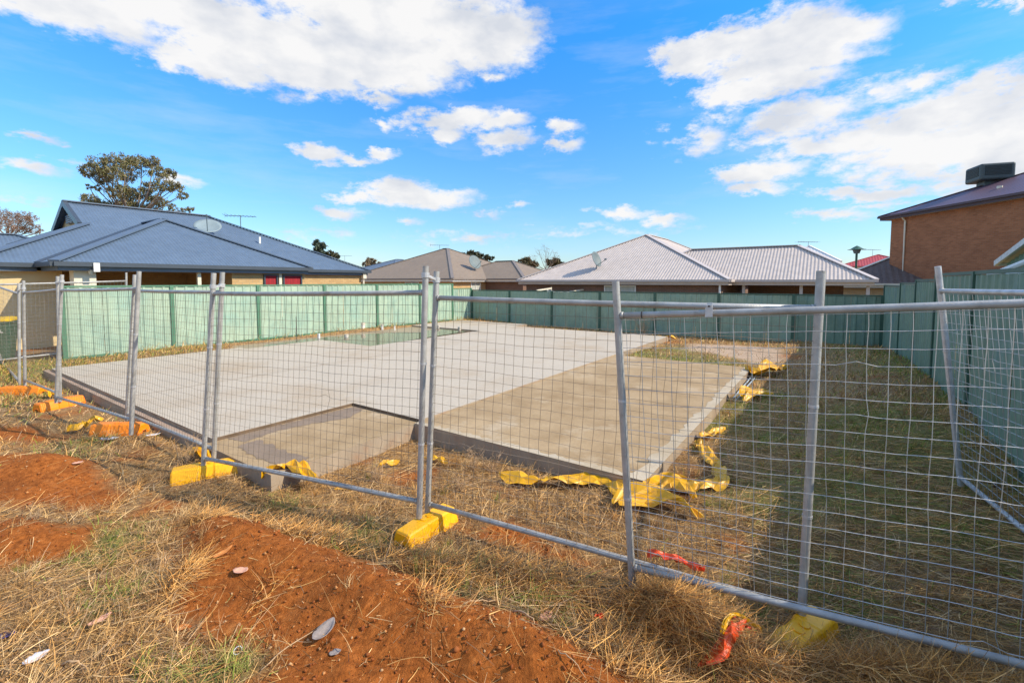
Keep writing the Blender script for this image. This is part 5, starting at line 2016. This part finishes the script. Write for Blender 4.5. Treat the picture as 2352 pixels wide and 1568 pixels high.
tree('round_bush', 'brown-green rounded bush at the foot of the bare tree, touching the pale roof', (5.6, 64, -1), atY(1272, 620, 64),
     px_clumps([(1265, 603, 11), (1278, 601, 10), (1288, 606, 8), (1272, 609, 12)], 64, .5, 11), 2600, .16, [(.12, .09, .03), (.09, .075, .028)], .12, 13)
tree('round_bush', 'brown-green rounded bush directly right of the taupe roof ridge', (2.0, 64, -1), atY(1208, 620, 64),
     px_clumps([(1200, 602, 10), (1210, 600, 11), (1220, 604, 10), (1230, 608, 8), (1207, 608, 12)], 64, .5, 12), 2600, .16, [(.12, .09, .03), (.09, .075, .028)], .12, 14)
tree('dark_tree', 'dark rounded tree top above the ridge of the taupe roof', (-5.8, 66, -1), atY(1085, 600, 66),
     px_clumps([(1070, 585, 9), (1082, 583, 10), (1095, 586, 10), (1108, 590, 8), (1120, 592, 9), (1130, 594, 6), (1090, 592, 12)], 66, .5, 13), 3200, .16, [(.045, .05, .02), (.065, .06, .025)], .15, 15)

# weeds against the fences and slab: dry branching stems
def weed(label, u, v, z, h, n, seed, m='stick', spread=.5, r=.003, group='dry weeds standing along the slab and fences'):
    rnd = random.Random(seed)
    b = at(u, v, z)
    zz = max(G(b.x, b.y), z if z > 0 else -9)
    b = Vector((b.x, b.y, zz))
    root = thing('dry_weed', label, 'weed', tuple(b), group)
    mb = MB()
    for i in range(n):
        tip = b + Vector((rnd.uniform(-spread, spread) * h, rnd.uniform(-spread, spread) * h, h * rnd.uniform(.5, 1)))
        pts = limb_pts(b + Vector((rnd.uniform(-.04, .04), rnd.uniform(-.04, .04), 0)), tip, rnd, 4, .15)
        mb.tube(pts, r, 3, r * .4, cap=False)
        for _ in range(4):
            s_ = pts[rnd.choice([1, 2, 3, 4])]
            mb.tube([s_, s_ + Vector((rnd.uniform(-1, 1), rnd.uniform(-1, 1), rnd.uniform(0, 1))) * h * .25], r * .6, 3, r * .3, cap=False)
    mb.build('stems', M[m], root)


weed('bushy brown dry weed against the porch side', 866, 1075, -.1, .28, 26, 1)
weed('tall dry weed clump in front of the garage slab near the centre joint', 1085, 1052, -.1, .25, 22, 2)
weed('dry weed with long arching stalks before the shaded garage edge', 1130, 1062, -.1, .24, 18, 3)
weed('rust-brown dry weed by the middle of the garage slab front', 1060, 1100, -.1, .2, 24, 4)
weed('dry weed at the garage slab corner', 1498, 1140, -.1, .2, 12, 5)
weed('dry weed tuft behind the yellow foot by the porch', 425, 1050, -.1, .3, 26, 6)
weed('dry weed leaning on the pale green fence by the fourth post', 590, 775, .05, .5, 16, 7, r=.006)
weed('dry weed at the foot of the pale green fence, fifth post', 768, 757, .05, .5, 14, 8, r=.006)
weed('dry weed at the foot of the pale green fence right of the tallest pipe', 862, 750, .05, .45, 14, 9, r=.006)
weed('leafless weed against the dark back fence behind the near post', 1480, 765, -.15, .9, 14, 10, spread=.6, r=.008)

# ------------------------------------------------------------------ grass, straw, pebbles
SLABS = [mainP, [Fl + Av * .25, a0, a1, P1], [P1 - Bv * ledge, PC - Bv * ledge, P3b, P3, P2], [P3b, Cn, Rt, Pb], [S0, S1, S2, S3, S4, S5]]


def keep_off_slab(x, y, marg=.0):
    k = np.ones(x.shape, bool)
    for P in SLABS:
        k &= polysd(x, y, P) < -marg
    return k


fenceL = lambda x, y: (x - LF0.x) * (-PV.x) + (y - LF0.y) * (-PV.y)     # > 0 inside the block


def scatter(n, rmin, rmax, ang0, ang1, power, rng):
    """points in a fan around the camera's standing place, denser where they are close"""
    r = (rng.uniform(0, 1, n) ** power) * (rmax - rmin) + rmin
    a = rng.uniform(ang0, ang1, n)
    return r * np.sin(a), r * np.cos(a)


def strands(name, x, y, length, width, elev, az, lift, col, segs=3, curl=.35, rng=None, kind='stuff'):
    n = len(x)
    z = gz(x, y)
    rng = rng or np.random.default_rng(5)
    d = np.stack([np.cos(az) * np.cos(elev), np.sin(az) * np.cos(elev), np.sin(elev)], 1)
    side = np.stack([-np.sin(az), np.cos(az), rng.uniform(-.5, .5, n)], 1)
    side /= np.linalg.norm(side, axis=1)[:, None]
    bend = rng.normal(0, curl, n)[:, None] * side + np.stack([np.zeros(n), np.zeros(n), -np.abs(rng.normal(0, .25, n)) * (elev > .3)], 1)
    p = np.stack([x, y, z + lift], 1)
    rows = []
    for k in range(segs + 1):
        t = k / segs
        c = p + d * (length * t)[:, None] + bend * (length * t * t)[:, None] * .5
        if k:
            g = gz(c[:, 0], c[:, 1], True) + .003
            c[:, 2] = np.maximum(c[:, 2], g)
        w = width * (1 - .55 * t) * .5
        vert = np.cross(d, side)
        mixv = side * .8 + vert * .6
        rows.append(c - mixv * w[:, None])
        rows.append(c + mixv * w[:, None])
    co = np.stack(rows, 1).reshape(-1, 3)
    m = 2 * (segs + 1)
    base = (np.arange(n) * m)[:, None]
    q = []
    for k in range(segs):
        q.append(np.concatenate([base + 2 * k, base + 2 * k + 1, base + 2 * k + 3, base + 2 * k + 2], 1))
    q = np.stack(q, 1).reshape(-1, 4)
    me = bpy.data.meshes.new(name)
    quads_mesh(me, co, q, np.repeat(col, m, 0))
    me.materials.append(M['grass'])
    o = bpy.data.objects.new(name, me)
    C.objects.link(o)
    o['kind'] = kind
    return o


STRAW = np.array([(.68, .47, .21), (.60, .39, .16), (.50, .31, .12), (.38, .24, .11), (.76, .58, .33), (.42, .32, .22), (.30, .18, .08), (.58, .34, .12), (.26, .17, .10), (.42, .29, .16)])
GREEN = np.array([(.20, .27, .035), (.27, .31, .06), (.38, .34, .10), (.16, .19, .04)])


def straw_col(n, rng, green=None):
    c = STRAW[rng.integers(0, len(STRAW), n)] * rng.uniform(.7, 1.15, n)[:, None] * np.array([1.10, .98, .82])
    if green is not None:
        g = GREEN[rng.integers(0, len(GREEN), n)] * rng.uniform(.8, 1.3, n)[:, None]
        c = np.where((rng.uniform(0, 1, n) < green)[:, None], g, c)
    return c


def valid(x, y, rng, soil_keep=.05, marg=.0):
    k = keep_off_slab(x, y, marg + .03)
    sm = soilmask(x, y)
    k &= rng.uniform(0, 1, len(x)) > sm * (1 - soil_keep)
    return k


rng = np.random.default_rng(42)
ANG0, ANG1 = math.radians(-52), math.radians(53)
# 1 fallen straw close by
x, y = scatter(125000, 1.9, 8.5, ANG0, ANG1, 1.15, rng)
cl_ = fbm(x, y, 2.6, 3, 77)
k = valid(x, y, rng, .035, .02) & (rng.uniform(-.42, .25, len(x)) < cl_)
x, y = x[k], y[k]
n = len(x)
flow = 2.2 + 3.0 * fbm(x, y, .5, 2, 90) + rng.normal(0, .75, n)
gmk = greenmask(x, y)
strands('fallen_straw', x, y, .04 + .26 * rng.uniform(0, 1, n) ** 1.7, rng.uniform(.0022, .0050, n), rng.normal(.10, .18, n), flow + np.pi * rng.integers(0, 2, n), rng.uniform(.0, .045, n), straw_col(n, rng, gmk * .3), 3, .35, rng)
# 2 upright stubble close by
x, y = scatter(30000, 1.9, 9, ANG0, ANG1, 1.1, rng)
cl_ = fbm(x, y, 4.0, 3, 55)
k = valid(x, y, rng, .012, .02) & (cl_ > -.03)
x, y = x[k], y[k]
n = len(x)
strands('dry_stubble', x, y, rng.uniform(.03, .13, n), rng.uniform(.002, .004, n), rng.uniform(.5, 1.5, n), rng.uniform(0, 6.28, n), np.zeros(n), straw_col(n, rng, greenmask(x, y) * .4), 3, .5, rng)
# 2b chaff: short broken bits everywhere, on the bare soil too
x, y = scatter(95000, 1.9, 7.5, ANG0, ANG1, 1.15, rng)
k = valid(x, y, rng, .07, .0)
x, y = x[k], y[k]
n = len(x)
strands('chaff', x, y, rng.uniform(.008, .05, n), rng.uniform(.0018, .0042, n), rng.normal(.1, .25, n), rng.uniform(0, 6.28, n), rng.uniform(.0, .02, n), straw_col(n, rng) * rng.uniform(.55, 1.05, n)[:, None], 1, .2, rng)
# 2c rooted dry tufts
tx, ty = scatter(1500, 1.9, 9.5, ANG0, ANG1, .95, rng)
k = valid(tx, ty, rng, .04, .05)
tx, ty = tx[k], ty[k]
per = 34
x = np.repeat(tx, per) + rng.normal(0, .018, len(tx) * per)
y = np.repeat(ty, per) + rng.normal(0, .018, len(tx) * per)
n = len(x)
ts = np.repeat(rng.uniform(.5, 1.3, len(tx)), per)
tl = np.repeat(rng.uniform(0, 6.28, len(tx)), per)
tcol = np.repeat(straw_col(len(tx), rng, greenmask(tx, ty) * .7 + .03), per, 0)
strands('dry_tufts', x, y, rng.uniform(.05, .17, n) * ts, rng.uniform(.0018, .0036, n), rng.uniform(.25, 1.4, n), tl + rng.normal(0, 1.5, n), np.zeros(n), tcol * rng.uniform(.6, 1.2, n)[:, None], 3, .5, rng)
# 3 green grass tufts
x, y = scatter(60000, 1.9, 16, ANG0, ANG1, 1.0, rng)
gmk = greenmask(x, y)
k = keep_off_slab(x, y, .02) & (rng.uniform(0, 1, len(x)) < gmk * 1.0 * (fbm(x, y, 6, 2, 12) > -.06)) & (soilmask(x, y) < .6)
x, y = x[k], y[k]
n = len(x)
r_ = np.hypot(x, y)
strands('green_grass', x, y, rng.uniform(.035, .11, n), rng.uniform(.0022, .004, n) * (1 + r_ / 8), rng.uniform(.7, 1.5, n), rng.uniform(0, 6.28, n), np.zeros(n), GREEN[rng.integers(0, 4, n)] * rng.uniform(.8, 1.3, n)[:, None], 2, .4, rng)
# 4 dry grass further back
x, y = scatter(120000, 7, 26, ANG0, ANG1, .9, rng)
k = valid(x, y, rng, .2, .03) & (fenceL(x, y) > .06) & (rng.uniform(-.5, .2, len(x)) < fbm(x, y, 1.6, 3, 66))
sdm = polysd(x, y, SAND)
k &= ~((sdm > -.1) & (rng.uniform(0, 1, len(x)) < .9))
x, y = x[k], y[k]
n = len(x)
r_ = np.hypot(x, y)
along = np.exp(-(fenceL(x, y) / .8) ** 2)
gcol = straw_col(n, rng, greenmask(x, y) * .55 + .12)
yel = np.array([(.50, .34, .08)]) * rng.uniform(.6, 1.2, n)[:, None]
gcol = np.where((rng.uniform(0, 1, n) < along * .6)[:, None], yel, gcol)
strands('dry_grass', x, y, rng.uniform(.05, .14, n) * (1 + along), .0035 + .0007 * r_, rng.uniform(.2, 1.4, n), rng.uniform(0, 6.28, n), np.zeros(n), gcol, 2, .45, rng)
# 4b neighbour's grass on the left beyond the panels
x = rng.uniform(-14, -8.5, 26000)
y = rng.uniform(7.5, 13.5, 26000)
k = keep_off_slab(x, y, .03) & (fenceL(x, y) > -.2)
x, y = x[k], y[k]
n = len(x)
strands('verge_grass', x, y, rng.uniform(.04, .12, n), rng.uniform(.006, .012, n), rng.uniform(.3, 1.4, n), rng.uniform(0, 6.28, n), np.zeros(n), straw_col(n, rng, np.full(n, .45)), 2, .45, rng)
# 5 heaps of cut straw at the right-hand panels
hx_, hy_, hz_ = [], [], []
for (u, v, s1, s2, cnt) in ((1540, 1395, .22, .13, 3600), (1640, 1455, .22, .12, 2600), (1980, 1555, .34, .11, 4200), (2200, 1585, .34, .12, 3600), (1700, 1520, .25, .12, 2200), (1450, 1480, .2, .15, 1500), (998, 1415, .09, .05, 130), (603, 1365, .04, .10, 60), (470, 1175, .12, .06, 500), (420, 1330, .06, .12, 500), (1230, 1300, .3, .1, 1600), (700, 1200, .4, .08, 1500), (1000, 1275, .3, .07, 1200)):
    c = at(u, v, -.05)
    hx_.append(c.x + rng.normal(0, s1 * .7, cnt) * .9)
    hy_.append(c.y - (hx_[-1] - c.x) * .45 + rng.normal(0, s2 * .8, cnt))
    hz_.append(np.abs(rng.normal(0, .035, cnt)))
x, y, z = np.concatenate(hx_), np.concatenate(hy_), np.concatenate(hz_)
k = keep_off_slab(x, y, .02) & (y > 1.5)
x, y, z = x[k], y[k], z[k]
n = len(x)
hc = straw_col(n, rng)
hc[:, 1] *= .88
hc[:, 2] *= .68
hc *= 1.1
strands('straw_heap', x, y, rng.uniform(.06, .26, n), rng.uniform(.0022, .0048, n), rng.normal(.1, .3, n), rng.uniform(0, 6.28, n), z, hc, 4, .6, rng)

# pebbles
x, y = scatter(90000, 1.9, 7, ANG0, ANG1, 1.15, rng)
sm = soilmask(x, y)
k = keep_off_slab(x, y, .0) & (rng.uniform(0, 1, len(x)) < sm * .75 + .01)
x, y = x[k], y[k]
n = len(x)
ico = np.array([(0, 0, 1), (.9, 0, .25), (.28, .86, .2), (-.73, .53, .3), (-.7, -.55, .2), (.3, -.85, .3), (0, 0, -.8)])
fc = [(0, 1, 2), (0, 2, 3), (0, 3, 4), (0, 4, 5), (0, 5, 1), (6, 2, 1), (6, 3, 2), (6, 4, 3), (6, 5, 4), (6, 1, 5)]
size = .0018 + .010 * rng.uniform(0, 1, n) ** 9
big = rng.uniform(0, 1, n) < .006
size = np.where(big, rng.uniform(.006, .015, n), size)
clod = (~big) & (rng.uniform(0, 1, n) < .02)
size = np.where(clod, .006 + .016 * rng.uniform(0, 1, n) ** 2, size)
rot = rng.uniform(0, 6.28, n)
sh_ = rng.uniform(.45, 1.4, (n, 3)) * size[:, None]
P_ = ico[None] * sh_[:, None, :] * rng.uniform(.6, 1.3, (n, 7, 1))
cx_, sx_ = np.cos(rot)[:, None], np.sin(rot)[:, None]
X_ = P_[:, :, 0] * cx_ - P_[:, :, 1] * sx_ + x[:, None]
Y_ = P_[:, :, 0] * sx_ + P_[:, :, 1] * cx_ + y[:, None]
Z_ = P_[:, :, 2] + gz(x, y)[:, None] + size[:, None] * .35 + .004
co = np.stack([X_, Y_, Z_], -1).reshape(-1, 3)
q = (np.array(fc)[None] + (np.arange(n) * 7)[:, None, None]).reshape(-1, 3)
PC_ = np.array([(.50, .23, .08), (.52, .31, .15), (.27, .085, .022), (.34, .12, .03), (.20, .055, .012), (.28, .085, .02), (.24, .07, .016), (.22, .06, .014), (.30, .10, .03)])
pc = np.where(big[:, None], PC_[rng.integers(0, 3, n)], np.where(clod[:, None], PC_[rng.integers(2, 7, n)] * 1.15, PC_[rng.integers(0, len(PC_), n)])) * rng.uniform(.75, 1.15, n)[:, None]
me = bpy.data.meshes.new('pebbles')
quads_mesh(me, co, q, np.repeat(pc, 7, 0))
me.materials.append(M['pebble'])
o = bpy.data.objects.new('pebbles', me)
C.objects.link(o)
o['kind'] = 'stuff'


# ------------------------------------------------------------------ small things lying on the dirt
def on_ground(u, v, z=-.03):
    p = at(u, v, z)
    for _ in range(6):
        g = G(p.x, p.y)
        p = at(u, v, g)
    return p


def leafpiece(name, label, cat, u, v, L_, W_, yaw, m, curl=.4, tilt_=.15, seed=1):
    p = on_ground(u, v)
    rnd = random.Random(seed)
    n, k = 9, 5
    vs, fs = [], []
    for i in range(n):
        t = i / (n - 1)
        wd = W_ * (math.sin(math.pi * min(1, t * .92 + .06)) ** .7) * .5 * rnd.uniform(.85, 1.15)
        for j in range(k):
            s_ = j / (k - 1) * 2 - 1
            x_ = (t - .5) * L_
            y_ = s_ * wd
            z_ = .012 + curl * (y_ * y_) / max(W_, .01) * 1.5 + curl * .25 * L_ * (2 * t - 1) ** 2 + tilt_ * L_ * t
            vs.append((x_ * math.cos(yaw) - y_ * math.sin(yaw) + p.x, x_ * math.sin(yaw) + y_ * math.cos(yaw) + p.y, z_ + p.z))
    for i in range(n - 1):
        for j in range(k - 1):
            fs.append((i * k + j, (i + 1) * k + j, (i + 1) * k + j + 1, i * k + j + 1))
    mb = MB()
    mb.add(vs, fs)
    o = mb.build(name, M[m], None, smooth=True, origin=tuple(p))
    o.modifiers.new('thickness', 'SOLIDIFY').thickness = .0025
    tag(o, label, cat)


leafpiece('bark_piece', 'curled grey piece of bark lying on the red mound', 'bark', 745, 1462, .15, .085, 1.2, 'bark_piece', .9, .12, 1)
leafpiece('bark_piece', 'small grey bark flake below the larger grey piece', 'bark', 770, 1502, .06, .04, .5, 'bark_piece', .3, .0, 2)
leafpiece('dead_leaf', 'orange dead leaf upright on the upper red mound', 'leaf', 512, 1278, .12, .05, .9, 'orange_leaf', .5, .25, 3)
leafpiece('dead_leaf', 'pale pink dead leaf right of the orange leaf', 'leaf', 553, 1318, .11, .07, -.3, 'pink_leaf', .6, .1, 4)
leafpiece('dead_leaf', 'orange leaf scrap on the left edge of the red mound', 'leaf', 418, 1447, .07, .045, .4, 'orange_leaf', .4, .1, 5)
leafpiece('dead_leaf', 'pink leaf pieces in straw left of the red mound', 'leaf', 230, 1430, .11, .05, 1.0, 'pink_leaf', .5, .1, 6)
leafpiece('paper_scrap', 'crumpled white paper scrap in the straw at bottom left', 'litter', 84, 1520, .10, .07, .9, 'paper', .7, .1, 7)
leafpiece('paper_scrap', 'pale pink scrap on the far left red mound', 'litter', 179, 1067, .10, .07, .2, 'pink_leaf', .5, .1, 8)
leafpiece('dead_leaf', 'pale leaf at the edge of straw right of the red mound', 'leaf', 1253, 1422, .10, .06, .6, 'pink_leaf', .4, .1, 9)
leafpiece('plastic_scrap', 'crumpled grey plastic scrap in front of the long orange foot', 'litter', 252, 1013, .22, .10, .1, 'paper', .6, .05, 10)
leafpiece('plastic_scrap', 'grey plastic scrap under the bottom rail right of the long orange foot', 'litter', 352, 1003, .16, .08, .5, 'paper', .6, .05, 11)
leafpiece('plastic_scrap', 'dark blue plastic scrap in the straw below the near post', 'litter', 1455, 1479, .05, .035, .5, 'blue_litter', .5, .1, 12)
leafpiece('plastic_disc', 'purple round plastic lid at the left edge', 'litter', 14, 1462, .09, .07, .3, 'blue_litter', .1, .05, 13)
p = on_ground(547, 1503)
mb = MB()
n = 20
vs, fs = [], []
ax_ = Vector((.25, -.6, .75)).normalized()
x_ = ax_.orthogonal().normalized()
y_ = ax_.cross(x_)
for j in range(n):
    t = 2 * math.pi * j / n
    for (r, h) in ((.019, -.007), (.019, .007), (.0155, .007), (.0155, -.007)):
        vs.append(p + Vector((0, 0, .025)) + (x_ * math.cos(t) * 1.15 + y_ * math.sin(t)) * r + ax_ * h)
for j in range(n):
    for k in range(4):
        fs.append((4 * j + k, 4 * j + (k + 1) % 4, 4 * ((j + 1) % n) + (k + 1) % 4, 4 * ((j + 1) % n) + k))
mb.add(vs, fs)
tag(mb.build('plastic_ring', M['white'], None, origin=tuple(p)), 'small white plastic ring on the dirt near the bottom edge', 'litter')
rnd = random.Random(12)
for (label, u0, v0, u1, v1, r) in (('long thin curved stick at the lower left of the red mound', 600, 1545, 735, 1445, .004),
                                   ('brown stick at the edge of the straw right of the red mound', 1180, 1410, 1230, 1440, .006),
                                   ('thick reddish stick leaning in the straw by the bottom rail', 2030, 1465, 2110, 1545, .006),
                                   ('pale straight stick on the dirt at the bottom right of the mound', 1280, 1500, 1345, 1568, .0035),
                                   ('pale stick lying across the red mound', 1065, 1393, 1165, 1385, .004),
                                   ('short grey branch in the straw left of the mound', 142, 1535, 205, 1540, .007)):
    a_, b_ = on_ground(u0, v0), on_ground(u1, v1)
    pts = []
    for i in range(8):
        q = a_.lerp(b_, i / 7)
        pts.append((q.x + rnd.uniform(-.006, .006), q.y + rnd.uniform(-.006, .006), G(q.x, q.y) + .012 + r + .03 * math.sin(math.pi * i / 7)))
    mb = MB()
    mb.tube(pts, r, 6, r * .5)
    tag(mb.build('stick', M['stick'], None, smooth=True, origin=pts[0]), label, 'stick')

for o in list(bpy.data.objects):
    if '_o' in o:
        del o['_o']
